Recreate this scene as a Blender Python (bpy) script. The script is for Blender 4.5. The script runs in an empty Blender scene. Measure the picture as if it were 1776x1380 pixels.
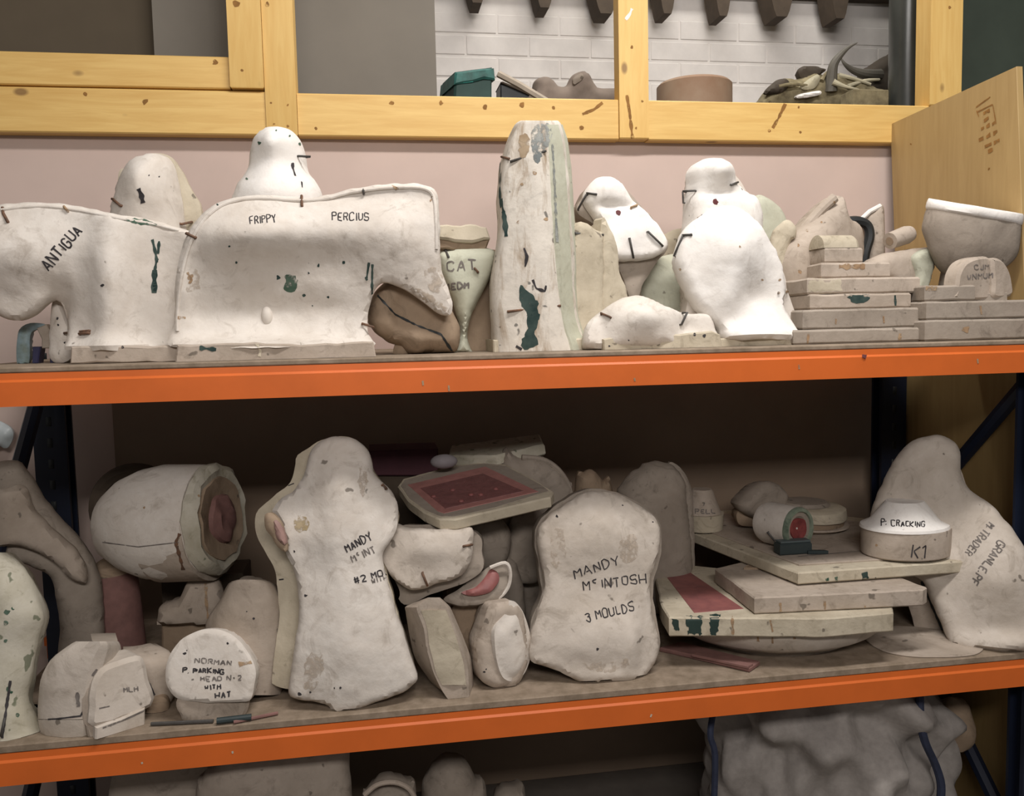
import bpy, bmesh, math, random
import numpy as np
from mathutils import Vector, Matrix, noise, geometry
from mathutils.bvhtree import BVHTree

random.seed(7)
scene = bpy.context.scene
COL = scene.collection

# ------------------------------------------------------------------ camera
FPX, IW, IH = 1500.0, 1776.0, 1380.0
CAM = Vector((0.0, -1.5662, 1.2612))
YAW, PITCH, ROLL = 0.15949, 0.08319, -0.02209
FW = Vector((math.sin(YAW) * math.cos(PITCH), math.cos(YAW) * math.cos(PITCH), -math.sin(PITCH)))
_r = Vector((math.cos(YAW), -math.sin(YAW), 0.0))
_u = _r.cross(FW)
RT = _r * math.cos(ROLL) + _u * math.sin(ROLL)
UP = _u * math.cos(ROLL) - _r * math.sin(ROLL)
cd = bpy.data.cameras.new('camera')
cd.sensor_fit = 'HORIZONTAL'
cd.sensor_width = 36.0
cd.lens = 36.0 * FPX / IW
cd.clip_start = 0.02
cam = bpy.data.objects.new('camera', cd)
COL.objects.link(cam)
m = Matrix((RT, UP, -FW)).transposed().to_4x4()
m.translation = CAM
cam.matrix_world = m
scene.camera = cam

# ------------------------------------------------------------------ light
w = bpy.data.worlds.new('workshop_ambient')
scene.world = w
w.use_nodes = True
w.node_tree.nodes['Background'].inputs[0].default_value = (1.0, 0.935, 0.885, 1)
w.node_tree.nodes['Background'].inputs[1].default_value = 0.19


def area(name, loc, target, sx, sy, power, col):
    l = bpy.data.lights.new(name, 'AREA')
    l.shape = 'RECTANGLE'
    l.size, l.size_y, l.energy, l.color = sx, sy, power, col
    o = bpy.data.objects.new(name, l)
    COL.objects.link(o)
    o.location = loc
    o.rotation_euler = (Vector(target) - Vector(loc)).to_track_quat('-Z', 'Y').to_euler()
    return o


area('ceiling_lamp', (0.66, -0.66, 2.85), (0.58, 0.05, 1.0), 1.4, 0.16, 43, (1.0, 0.955, 0.915))
area('ceiling_lamp', (0.1, -2.7, 2.35), (0.1, 0.2, 0.7), 1.5, 0.3, 42, (1.0, 0.935, 0.89))
area('loft_lamp', (0.9, 0.95, 3.1), (0.9, 1.3, 2.0), 1.2, 0.16, 16, (1.0, 0.96, 0.90))
vs = scene.view_settings
vs.view_transform = 'Standard'
vs.look = 'None'
vs.gamma = 1.0
vs.use_curve_mapping = False
vs.exposure = -0.17


# ------------------------------------------------------------------ projection helpers
def ray(px, py):
    return FW + RT * ((px - IW / 2) / FPX) - UP * ((py - IH / 2) / FPX)


def at(px, py, Y):
    d = ray(px, py)
    return CAM + d * ((Y - CAM.y) / d.y)


def atx(px, py, X):
    d = ray(px, py)
    return CAM + d * ((X - CAM.x) / d.x)


def atz(px, py, Z):
    d = ray(px, py)
    return CAM + d * ((Z - CAM.z) / d.z)


def proj(P):
    d = P - CAM
    z = d.dot(FW)
    return IW / 2 + FPX * d.dot(RT) / z, IH / 2 - FPX * d.dot(UP) / z


class PL:
    """a standing plane through the world point seen at px, py and depth Y; yaw > 0 faces right, lean > 0 tips its top away"""
    def __init__(s, px, py, Y, yaw=0, lean=0):
        a, l = math.radians(yaw), math.radians(lean)
        s.o = at(px, py, Y)
        s.u = Vector((math.cos(a), math.sin(a), 0))
        s.n = Vector((math.sin(a) * math.cos(l), -math.cos(a) * math.cos(l), math.sin(l)))
        s.v = s.n.cross(s.u)

    def hit(s, px, py):
        d = ray(px, py)
        return CAM + d * ((s.o - CAM).dot(s.n) / d.dot(s.n))

    def uv(s, px, py):
        p = s.hit(px, py) - s.o
        return p.dot(s.u), p.dot(s.v)

    def w(s, a, b, h=0):
        return s.o + s.u * a + s.v * b + s.n * h


# ------------------------------------------------------------------ materials
def new_mat(name):
    mt = bpy.data.materials.new(name)
    mt.use_nodes = True
    nt = mt.node_tree
    b = nt.nodes['Principled BSDF']
    return mt, nt, b


def tex(nt, kind, scale, vec, **kw):
    n = nt.nodes.new(kind)
    n.inputs['Scale'].default_value = scale
    nt.links.new(vec, n.inputs['Vector'])
    for k, v in kw.items():
        n.inputs[k].default_value = v
    return n


def ramp(nt, fac, p0, p1):
    r = nt.nodes.new('ShaderNodeMapRange')
    r.inputs['From Min'].default_value = p0
    r.inputs['From Max'].default_value = p1
    nt.links.new(fac, r.inputs['Value'])
    return r.outputs['Result']


def mix(nt, fac, a, b):
    n = nt.nodes.new('ShaderNodeMix')
    n.data_type = 'RGBA'
    if isinstance(fac, float):
        n.inputs[0].default_value = fac
    else:
        nt.links.new(fac, n.inputs[0])
    for i, c in ((6, a), (7, b)):
        if isinstance(c, tuple):
            n.inputs[i].default_value = (*c, 1)
        else:
            nt.links.new(c, n.inputs[i])
    return n.outputs[2]


def math_n(nt, op, a, b):
    n = nt.nodes.new('ShaderNodeMath')
    n.operation = op
    nt.links.new(a, n.inputs[0])
    if isinstance(b, float):
        n.inputs[1].default_value = b
    else:
        nt.links.new(b, n.inputs[1])
    return n.outputs[0]


def coords(nt, stretch=(1, 1, 1)):
    tc = nt.nodes.new('ShaderNodeTexCoord')
    oi = nt.nodes.new('ShaderNodeObjectInfo')
    mp = nt.nodes.new('ShaderNodeMapping')
    mp.inputs['Scale'].default_value = stretch
    ad = nt.nodes.new('ShaderNodeVectorMath')
    ad.operation = 'ADD'
    mu = nt.nodes.new('ShaderNodeVectorMath')
    mu.operation = 'SCALE'
    mu.inputs['Scale'].default_value = 17.0
    cb = nt.nodes.new('ShaderNodeCombineXYZ')
    for i in range(3):
        nt.links.new(oi.outputs['Random'], cb.inputs[i])
    nt.links.new(cb.outputs[0], mu.inputs[0])
    nt.links.new(tc.outputs['Object'], mp.inputs['Vector'])
    nt.links.new(mp.outputs[0], ad.inputs[0])
    nt.links.new(mu.outputs[0], ad.inputs[1])
    return ad.outputs[0]


def bump(nt, b, h, strength=0.3, dist=0.004):
    n = nt.nodes.new('ShaderNodeBump')
    n.inputs['Strength'].default_value = strength
    n.inputs['Distance'].default_value = dist
    nt.links.new(h, n.inputs['Height'])
    nt.links.new(n.outputs[0], b.inputs['Normal'])


def plaster(name, col, dirt, amount=0.5, speck=(0.12, 0.10, 0.08), speckn=0.72, rough=0.85, bstr=0.35):
    mt, nt, b = new_mat(name)
    v = coords(nt)
    big = tex(nt, 'ShaderNodeTexNoise', 7.0, v, Detail=6.0, Roughness=0.62, Distortion=0.6)
    fine = tex(nt, 'ShaderNodeTexNoise', 60.0, v, Detail=4.0, Roughness=0.6)
    sp = tex(nt, 'ShaderNodeTexNoise', 38.0, v, Detail=2.0, Roughness=0.5)
    f = ramp(nt, big.outputs[0], 0.42, 0.78)
    f2 = math_n(nt, 'MULTIPLY', f, amount)
    c = mix(nt, f2, col, dirt)
    g = ramp(nt, fine.outputs[0], 0.35, 0.75)
    c = mix(nt, math_n(nt, 'MULTIPLY', g, 0.22), c, dirt)
    st = tex(nt, 'ShaderNodeTexNoise', 16.0, v, Detail=8.0, Roughness=0.7, Distortion=1.6)
    c = mix(nt, math_n(nt, 'MULTIPLY', ramp(nt, st.outputs[0], 0.54, 0.72), min(0.8, amount)), c, tuple(x * 0.72 for x in dirt))
    s = ramp(nt, sp.outputs[0], speckn, speckn + 0.035)
    c = mix(nt, math_n(nt, 'MULTIPLY', s, 0.75), c, speck)
    nt.links.new(c, b.inputs['Base Color'])
    b.inputs['Roughness'].default_value = rough
    b.inputs['Specular IOR Level'].default_value = 0.25
    mid = tex(nt, 'ShaderNodeTexNoise', 26.0, v, Detail=5.0, Roughness=0.6)
    bump(nt, b, mid.outputs[0], bstr, 0.006)
    return mt


def streaked(name, col, dirt):
    """plaster with brown runs down its face"""
    mt = plaster(name, col, tuple(x * 0.6 for x in col), 0.5, speck=(0.05, 0.05, 0.045), speckn=0.67)
    nt = mt.node_tree
    b = nt.nodes['Principled BSDF']
    old = b.inputs['Base Color'].links[0].from_socket
    v = coords(nt, (1.0, 1.0, 0.22))
    n = tex(nt, 'ShaderNodeTexNoise', 34.0, v, Detail=6.0, Roughness=0.68, Distortion=0.8)
    c = mix(nt, math_n(nt, 'MULTIPLY', ramp(nt, n.outputs[0], 0.50, 0.68), 0.8), old, dirt)
    nt.links.new(c, b.inputs['Base Color'])
    return mt


def plain(name, col, rough=0.6, metal=0.0, var=0.25, scale=20.0, bstr=0.15, stretch=(1, 1, 1), col2=None, spec=0.4):
    mt, nt, b = new_mat(name)
    v = coords(nt, stretch)
    n = tex(nt, 'ShaderNodeTexNoise', scale, v, Detail=5.0, Roughness=0.6)
    c2 = col2 or tuple(max(0.0, x * (1 - var)) for x in col)
    c = mix(nt, ramp(nt, n.outputs[0], 0.35, 0.7), col, c2)
    nt.links.new(c, b.inputs['Base Color'])
    b.inputs['Roughness'].default_value = rough
    b.inputs['Metallic'].default_value = metal
    b.inputs['Specular IOR Level'].default_value = spec
    if bstr:
        bump(nt, b, n.outputs[0], bstr, 0.003)
    return mt


def mark(name, col, cover=0.6, scale=90.0, col2=None, rough=0.7):
    """pen or paint mark with dry, broken patches"""
    mt, nt, b = new_mat(name)
    v = coords(nt)
    n = tex(nt, 'ShaderNodeTexNoise', scale, v, Detail=4.0, Roughness=0.65)
    n2 = tex(nt, 'ShaderNodeTexNoise', scale * 0.35, v, Detail=3.0, Roughness=0.6)
    c = mix(nt, ramp(nt, n2.outputs[0], 0.35, 0.65), col, col2 or tuple(min(1.0, x * 1.6 + 0.02) for x in col))
    nt.links.new(c, b.inputs['Base Color'])
    lo = 0.62 - 0.42 * cover
    nt.links.new(ramp(nt, n.outputs[0], lo - 0.09, lo + 0.09), b.inputs['Alpha'])
    b.inputs['Roughness'].default_value = rough
    b.inputs['Specular IOR Level'].default_value = 0.15
    return mt


def wood(name, col, col2, axis='X', knots=True, ring=22.0):
    mt, nt, b = new_mat(name)
    st = {'X': (0.35, 4.0, 4.0), 'Z': (4.0, 4.0, 0.35)}[axis]
    v = coords(nt, st)
    n = tex(nt, 'ShaderNodeTexNoise', 9.0, v, Detail=6.0, Roughness=0.65, Distortion=1.0)
    wv = tex(nt, 'ShaderNodeTexNoise', ring, v, Detail=3.0, Roughness=0.5, Distortion=0.4)
    f = math_n(nt, 'MULTIPLY', ramp(nt, n.outputs[0], 0.35, 0.7), 0.6)
    c = mix(nt, f, col, col2)
    c = mix(nt, math_n(nt, 'MULTIPLY', ramp(nt, wv.outputs[0], 0.45, 0.62), 0.3), c, col2)
    if knots:
        v2 = coords(nt, {'X': (1.0, 1.8, 1.8), 'Z': (1.8, 1.8, 1.0)}[axis])
        k = tex(nt, 'ShaderNodeTexVoronoi', 6.5, v2)
        kf = ramp(nt, k.outputs['Distance'], 0.13, 0.07)
        c = mix(nt, math_n(nt, 'MULTIPLY', kf, 0.75), c, (0.16, 0.075, 0.025))
    nt.links.new(c, b.inputs['Base Color'])
    b.inputs['Roughness'].default_value = 0.55
    bump(nt, b, wv.outputs[0], 0.12, 0.002)
    return mt


M = {}
M['white'] = plaster('white_plaster', (0.70, 0.655, 0.60), (0.47, 0.40, 0.33), 0.6, speckn=0.73)
M['whiter'] = plaster('clean_white_plaster', (0.85, 0.825, 0.79), (0.66, 0.60, 0.54), 0.45, speckn=0.75)
M['cream'] = plaster('cream_plaster', (0.56, 0.50, 0.39), (0.30, 0.25, 0.175), 0.7, speckn=0.70)
M['dusty'] = plaster('dusty_plaster', (0.47, 0.40, 0.335), (0.26, 0.21, 0.16), 0.7, speckn=0.70)
M['pale'] = plaster('pale_dusty_plaster', (0.60, 0.54, 0.475), (0.36, 0.30, 0.235), 0.65, speckn=0.71)
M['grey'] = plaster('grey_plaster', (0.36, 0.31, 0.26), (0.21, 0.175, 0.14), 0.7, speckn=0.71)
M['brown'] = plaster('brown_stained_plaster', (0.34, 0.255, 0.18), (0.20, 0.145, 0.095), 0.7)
M['green'] = plaster('greenish_plaster', (0.52, 0.53, 0.43), (0.36, 0.34, 0.25), 0.6, speckn=0.72)
M['stained'] = streaked('stained_plaster', (0.70, 0.65, 0.575), (0.30, 0.215, 0.135))
M['mossy'] = plaster('green_spotted_plaster', (0.54, 0.51, 0.43), (0.30, 0.27, 0.18), 0.8, speck=(0.09, 0.11, 0.06), speckn=0.66)
M['rubber'] = plain('pink_silicone_rubber', (0.31, 0.115, 0.105), 0.5, col2=(0.21, 0.08, 0.08), scale=30)
M['palerubber'] = plain('pale_dusty_rubber', (0.31, 0.19, 0.165), 0.6, scale=30)
M['rubberred'] = plain('red_silicone_rubber', (0.30, 0.07, 0.065), 0.5, col2=(0.17, 0.04, 0.04), scale=60)
M['pinkfoam'] = plain('dull_pink_rubber', (0.24, 0.125, 0.11), 0.8, scale=40)
M['ink'] = mark('marker_ink', (0.028, 0.025, 0.027), 0.85, 130)
M['fadedink'] = mark('faded_marker_ink', (0.13, 0.115, 0.105), 0.6, 130)
M['paint'] = mark('dark_green_paint', (0.022, 0.042, 0.040), 0.75, 70, (0.06, 0.09, 0.08))
M['greenpaint'] = mark('green_paint', (0.035, 0.085, 0.055), 0.5, 80, (0.12, 0.17, 0.13))
M['rustmark'] = mark('rust_stain', (0.30, 0.19, 0.11), 0.45, 90, (0.42, 0.30, 0.19))
M['rust'] = plain('rusty_iron', (0.10, 0.062, 0.043), 0.7, col2=(0.20, 0.10, 0.055), scale=90, bstr=0.3)
M['iron'] = plain('dark_iron', (0.075, 0.07, 0.065), 0.55, scale=90, bstr=0.3)
M['hole'] = plain('dark_red_hole', (0.10, 0.018, 0.020), 0.6, bstr=0)
M['black'] = plain('black_rubber', (0.022, 0.026, 0.028), 0.5)
M['slate'] = plain('dark_slate_paint', (0.035, 0.05, 0.052), 0.5)
M['brownwash'] = mark('brown_wash_stain', (0.27, 0.19, 0.115), 0.42, 55, (0.42, 0.33, 0.23))
M['bluesmear'] = mark('blue_grey_smear', (0.17, 0.19, 0.19), 0.40, 60, (0.34, 0.35, 0.33))
M['palewash'] = mark('pale_brown_wash', (0.50, 0.42, 0.335), 0.20, 45, (0.55, 0.48, 0.41))
M['yellowmark'] = mark('ochre_stain', (0.40, 0.31, 0.17), 0.3, 60, (0.46, 0.38, 0.26))


# ------------------------------------------------------------------ geometry builders: all return (verts, faces) in world space
def catmull(pts, n=4, closed=True):
    out, N = [], len(pts)
    rng = range(N) if closed else range(N - 1)
    for i in rng:
        g = lambda k: pts[k % N] if closed else pts[min(max(k, 0), N - 1)]
        p0, p1, p2, p3 = (Vector(g(i + k)) for k in (-1, 0, 1, 2))
        for j in range(n):
            t = j / n
            out.append(0.5 * ((2 * p1) + (p2 - p0) * t + (2 * p0 - 5 * p1 + 4 * p2 - p3) * t * t + (3 * p1 - p0 - 3 * p2 + p3) * t ** 3))
    if not closed:
        out.append(Vector(pts[-1]))
    return out


def resample(poly, step, closed=True):
    P = np.array([tuple(p) for p in poly])
    if closed:
        P = np.vstack([P, P[:1]])
    L = np.r_[0, np.cumsum(np.linalg.norm(np.diff(P, axis=0), axis=1))]
    n = max(6 if closed else 2, int(round(L[-1] / step)))
    t = np.linspace(0, L[-1], n + 1)[:-1] if closed else np.linspace(0, L[-1], n + 1)
    return np.stack([np.interp(t, L, P[:, k]) for k in range(P.shape[1])], 1)


def inside(P, poly):
    x, y = P[:, 0], P[:, 1]
    c = np.zeros(len(P), bool)
    q = np.roll(poly, -1, 0)
    for (x0, y0), (x1, y1) in zip(poly, q):
        k = ((y0 > y) != (y1 > y))
        with np.errstate(divide='ignore', invalid='ignore'):
            c ^= k & (x < (x1 - x0) * (y - y0) / (y1 - y0 + 1e-12) + x0)
    return c


def edge_dist(P, poly):
    q = np.roll(poly, -1, 0)
    d = np.full(len(P), 1e9)
    for a, b in zip(poly, q):
        ab = b - a
        t = np.clip(((P - a) @ ab) / (ab @ ab + 1e-12), 0, 1)
        d = np.minimum(d, np.linalg.norm(P - (a + t[:, None] * ab), axis=1))
    return d


def fill(poly, step):
    """triangulate a closed 2-D outline with inner points; returns points, faces, number of boundary points"""
    mn, mx = poly.min(0), poly.max(0)
    gx = np.arange(mn[0], mx[0], step)
    gy = np.arange(mn[1], mx[1], step * 0.866)
    G = np.array([(x + (0.5 * step if j % 2 else 0), y) for j, y in enumerate(gy) for x in gx]).reshape(-1, 2)
    if len(G):
        G = G[inside(G, poly)]
    if len(G):
        G = G[edge_dist(G, poly) > step * 0.55]
    nb = len(poly)
    P = np.vstack([poly, G]) if len(G) else poly
    r = geometry.delaunay_2d_cdt([Vector(p) for p in P], [], [list(range(nb))], 1, 1e-7)
    V2 = np.array([tuple(v) for v in r[0]])
    remap = [o[0] if o else -1 for o in r[3]]
    F = []
    ok = all(k >= 0 for k in remap)
    for f in r[2]:
        t = [remap[i] for i in f] if ok else list(f)
        a, b, c = (P[k] for k in t[:3]) if ok else (V2[k] for k in t[:3])
        if (b[0] - a[0]) * (c[1] - a[1]) - (b[1] - a[1]) * (c[0] - a[0]) < 0:
            t.reverse()
        F.append(t)
    return (P if ok else V2), F, nb


def prof(d, R, kind):
    t = np.clip(d / max(R, 1e-6), 0, 1)
    if kind == 'round':
        return np.sqrt(np.clip(1 - (1 - t) ** 2, 0, 1))
    return t * t * (3 - 2 * t)


def relief(pl, outline, front=0.04, back=0.04, R=None, Rb=None, rim=0.012, bumps=(), step=0.008, smooth=True,
           wob=0.0015, amp=0.0022, zmin=None, kind='round', bkind='round'):
    """a solid body whose outline is drawn on the plane pl: swollen to the front and to the back"""
    o = catmull(outline, 5) if smooth else [Vector(p) for p in outline]
    uv = np.array([pl.uv(p[0], p[1]) for p in o])
    uv = resample(uv, step)
    if (np.roll(uv[:, 0], -1) * uv[:, 1] - uv[:, 0] * np.roll(uv[:, 1], -1)).sum() > 0:
        uv = uv[::-1]
    seed = outline[0][0] * 0.37
    if wob:
        cen = uv.mean(0)
        for i, p in enumerate(uv):
            k = noise.noise(Vector((p[0] * 45, p[1] * 45, seed)))
            dv = p - cen
            uv[i] = p + dv / (np.linalg.norm(dv) + 1e-9) * k * wob * 2
    P, F, nb = fill(uv, step)
    d = edge_dist(P, uv)
    size = d.max()
    R = R or size
    Rb = Rb or R
    hf = front * prof(d, R, kind)
    hb = back * prof(d, Rb, bkind)
    if bumps:
        for i in range(len(P)):
            x, y = proj(pl.w(P[i][0], P[i][1]))
            for (bx, by, rx, ry, h) in bumps:
                hf[i] += h * math.exp(-((x - bx) / rx) ** 2 - ((y - by) / ry) ** 2)
    V, n = [], len(P)
    for i in range(n):
        k = noise.noise(Vector((P[i][0] * 22, P[i][1] * 22, seed))) + 0.5 * noise.noise(Vector((P[i][0] * 60, P[i][1] * 60, seed)))
        V.append(pl.w(P[i][0], P[i][1], rim / 2 + hf[i] + amp * k))
    for i in range(n):
        V.append(pl.w(P[i][0], P[i][1], -rim / 2 - hb[i]))
    FF = [list(f) for f in F] + [[i + n for i in reversed(f)] for f in F]
    for i in range(nb):
        j = (i + 1) % nb
        FF.append([i, i + n, j + n, j])
    if zmin is not None:
        for v in V:
            v.z = max(v.z, zmin)
    return V, FF


def slab(pl, outline, th, bev=0.004, step=0.03, smooth=False, amp=0.0, wob=0.0, zmin=None, pre=0):
    """flat plate with softened edges; outline on pl is its front face, th goes back"""
    o = catmull(outline, 5) if smooth else [Vector(p) for p in outline]
    uv = np.array([pl.uv(p[0], p[1]) for p in o])
    return slab_uv(pl, uv, th, bev, step, amp, wob, zmin)


def slab_uv(pl, uv, th, bev, step, amp=0.0, wob=0.0, zmin=None):
    uv = np.array(uv, float)
    if (uv[:, 0] * np.roll(uv[:, 1], -1) - np.roll(uv[:, 0], -1) * uv[:, 1]).sum() < 0:
        uv = uv[::-1]
    # subdivide edges, keep corners
    pts = []
    for i in range(len(uv)):
        a, b = uv[i], uv[(i + 1) % len(uv)]
        k = max(1, int(np.linalg.norm(b - a) / step))
        pts += [a + (b - a) * j / k for j in range(k)]
    uv = np.array(pts)
    n = len(uv)
    nx, pv = np.roll(uv, -1, 0), np.roll(uv, 1, 0)
    t = nx - pv
    nrm = np.stack([t[:, 1], -t[:, 0]], 1) / (np.linalg.norm(t, axis=1)[:, None] + 1e-9)
    sd = uv[0][0] * 7.3
    if wob:
        uv = uv + nrm * np.array([noise.noise(Vector((p[0] * 30, p[1] * 30, sd))) for p in uv])[:, None] * wob
    ins = uv - nrm * bev
    V = []
    for ring, h in ((ins, 0.0), (uv, -bev), (uv, -th + bev), (ins, -th)):
        for p in ring:
            k = amp * noise.noise(Vector((p[0] * 25, p[1] * 25, sd + h * 30))) if amp else 0
            V.append(pl.w(p[0], p[1], h + k))
    F = [list(range(n)), list(range(4 * n - 1, 3 * n - 1, -1))]
    for r in range(3):
        for i in range(n):
            j = (i + 1) % n
            F.append([r * n + i, (r + 1) * n + i, (r + 1) * n + j, r * n + j])
    if zmin is not None:
        for v in V:
            v.z = max(v.z, zmin)
    return V, F


class HP:
    """a level plane at height z"""
    def __init__(s, z):
        s.z = z
        s.n = Vector((0, 0, 1))

    def uv(s, px, py):
        p = atz(px, py, s.z)
        return p.x, p.y

    def w(s, a, b, h=0):
        return Vector((a, b, s.z + h))


def loft(rings, cap=True, closed=True):
    n = len(rings[0])
    V = [Vector(p) for r in rings for p in r]
    F = []
    for k in range(len(rings) - 1):
        for i in range(n if closed else n - 1):
            j = (i + 1) % n
            F.append([k * n + i, k * n + j, (k + 1) * n + j, (k + 1) * n + i])
    if cap:
        F.append(list(range(n - 1, -1, -1)))
        F.append(list(range((len(rings) - 1) * n, len(rings) * n)))
    return V, F


def levels(levs, sub=3, roundn=3, amp=0.0015, zmin=None, slope=None):
    """loft through outlines given level by level: each level is (py, [(px, Y), ...])"""
    rings = []
    for k, (py, pts) in enumerate(levs):
        x0, sl = slope[k] if slope else (0, 0)
        rings.append([at(x, py + sl * (x - x0), Y) for x, Y in pts])
    rr = []
    cols = [catmull([r[i] for r in rings], sub, False) for i in range(len(rings[0]))]
    for k in range(len(cols[0])):
        ring = [c[k] for c in cols]
        rr.append(catmull(ring, roundn, True) if roundn > 1 else ring)
    V, F = loft(rr)
    for v in V:
        v += Vector((noise.noise(v * 25), noise.noise(v * 25 + Vector((9, 3, 1))), 0)) * amp
        if zmin is not None:
            v.z = max(v.z, zmin)
    return V, F


def revolve(base, axis, profile, seg=28, squash=1.0, side=None, amp=0.0):
    """solid of revolution: profile is [(height along axis, radius)]"""
    ax = Vector(axis).normalized()
    s = Vector(side) if side else (Vector((0, 0, 1)) if abs(ax.z) < 0.9 else Vector((1, 0, 0)))
    e1 = (s - ax * s.dot(ax)).normalized()
    e2 = ax.cross(e1)
    rings = []
    for h, r in profile:
        ring = []
        for i in range(seg):
            a = 2 * math.pi * i / seg
            p = Vector(base) + ax * h + (e1 * math.cos(a) + e2 * math.sin(a) * squash) * r
            if amp:
                p += Vector((noise.noise(p * 30), noise.noise(p * 30 + Vector((5, 5, 5))), noise.noise(p * 30 + Vector((2, 7, 1))))) * amp
            ring.append(p)
        rings.append(ring)
    return loft(rings)


def tube(pts, r, seg=7, r1=None):
    pts = [Vector(p) for p in pts]
    rings = []
    prev = None
    for i, p in enumerate(pts):
        t = (pts[min(i + 1, len(pts) - 1)] - pts[max(i - 1, 0)]).normalized()
        if prev is None:
            prev = t.orthogonal().normalized()
        e1 = (prev - t * prev.dot(t)).normalized()
        prev = e1
        e2 = t.cross(e1)
        rad = r if r1 is None else r + (r1 - r) * i / (len(pts) - 1)
        rings.append([p + (e1 * math.cos(2 * math.pi * k / seg) + e2 * math.sin(2 * math.pi * k / seg)) * rad for k in range(seg)])
    return loft(rings)


def box(x0, x1, y0, y1, z0, z1, bev=0.0):
    class P0:
        def w(s, a, b, h=0):
            return Vector((a, b, z1 + h))
    b = max(bev, 0.0004)
    return slab_uv(P0(), [(x0, y0), (x1, y0), (x1, y1), (x0, y1)], z1 - z0, b, 10)


def join(*vf):
    V, F = [], []
    for v, f in vf:
        n = len(V)
        V += list(v)
        F += [[i + n for i in q] for q in f]
    return V, F


def dome(c, rx, ry, rz, flat=None, seg=24, rings=12, amp=0.0, frq=18):
    V, R = [], []
    for k in range(rings + 1):
        a = math.pi * k / rings
        ring = []
        for i in range(seg):
            b = 2 * math.pi * i / seg
            p = Vector((rx * math.sin(a) * math.cos(b), ry * math.sin(a) * math.sin(b), -rz * math.cos(a)))
            q = Vector(c) + p * (1 + amp * noise.noise(p * frq))
            if flat is not None:
                q.z = max(q.z, flat)
            ring.append(q)
        R.append(ring)
    return loft(R)


def largest(V, FF):
    """the biggest connected piece of a face list"""
    par = list(range(len(V)))

    def root(k):
        while par[k] != k:
            k = par[k]
        return k
    for f in FF:
        for k in f[1:]:
            par[root(k)] = root(f[0])
    cnt = {}
    for f in FF:
        cnt[root(f[0])] = cnt.get(root(f[0]), 0) + 1
    best = max(cnt, key=cnt.get)
    return [f for f in FF if root(f[0]) == best]


# ------------------------------------------------------------------ things
FONT = {k: [[(int(c[0]) / 4, int(c[1]) / 6) for c in s.split()] for s in v.split(';')] for k, v in {
    'A': '00 26 40;12 32', 'B': '00 06 36 45 44 33 03;33 42 41 30 00', 'C': '45 36 16 05 01 10 30 41', 'D': '00 06 26 44 42 20 00',
    'E': '40 00 06 46;03 33', 'F': '00 06 46;03 33', 'G': '45 36 16 05 01 10 30 41 43 23', 'H': '00 06;40 46;03 43', 'I': '20 26',
    'J': '46 41 30 10 01', 'K': '00 06;46 03 40', 'L': '06 00 40', 'M': '00 06 23 46 40', 'N': '00 06 40 46',
    'O': '16 05 01 10 30 41 45 36 16', 'P': '00 06 36 45 44 33 03', 'R': '00 06 36 45 44 33 03;23 40',
    'S': '45 36 16 05 04 13 33 42 41 30 10 01', 'T': '06 46;26 20', 'U': '06 01 10 30 41 46', 'V': '06 20 46', 'W': '06 10 23 30 46',
    'X': '00 46;06 40', 'Y': '06 23 46;23 20', 'Z': '06 46 00 40', '1': '15 26 20', '2': '05 16 36 45 44 00 40',
    '3': '05 16 36 45 34 23;23 34 42 41 30 10 01', '#': '10 16;30 36;04 44;02 42', '.': '10 11', '-': '03 33', ':': '11 12;14 15',
    'c': '36 16 15 24 34', 'o': '13 23 22 12 13', '?': '05 16 36 45 34 23 22;20 21', "'": '26 15'}.items()}


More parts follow.
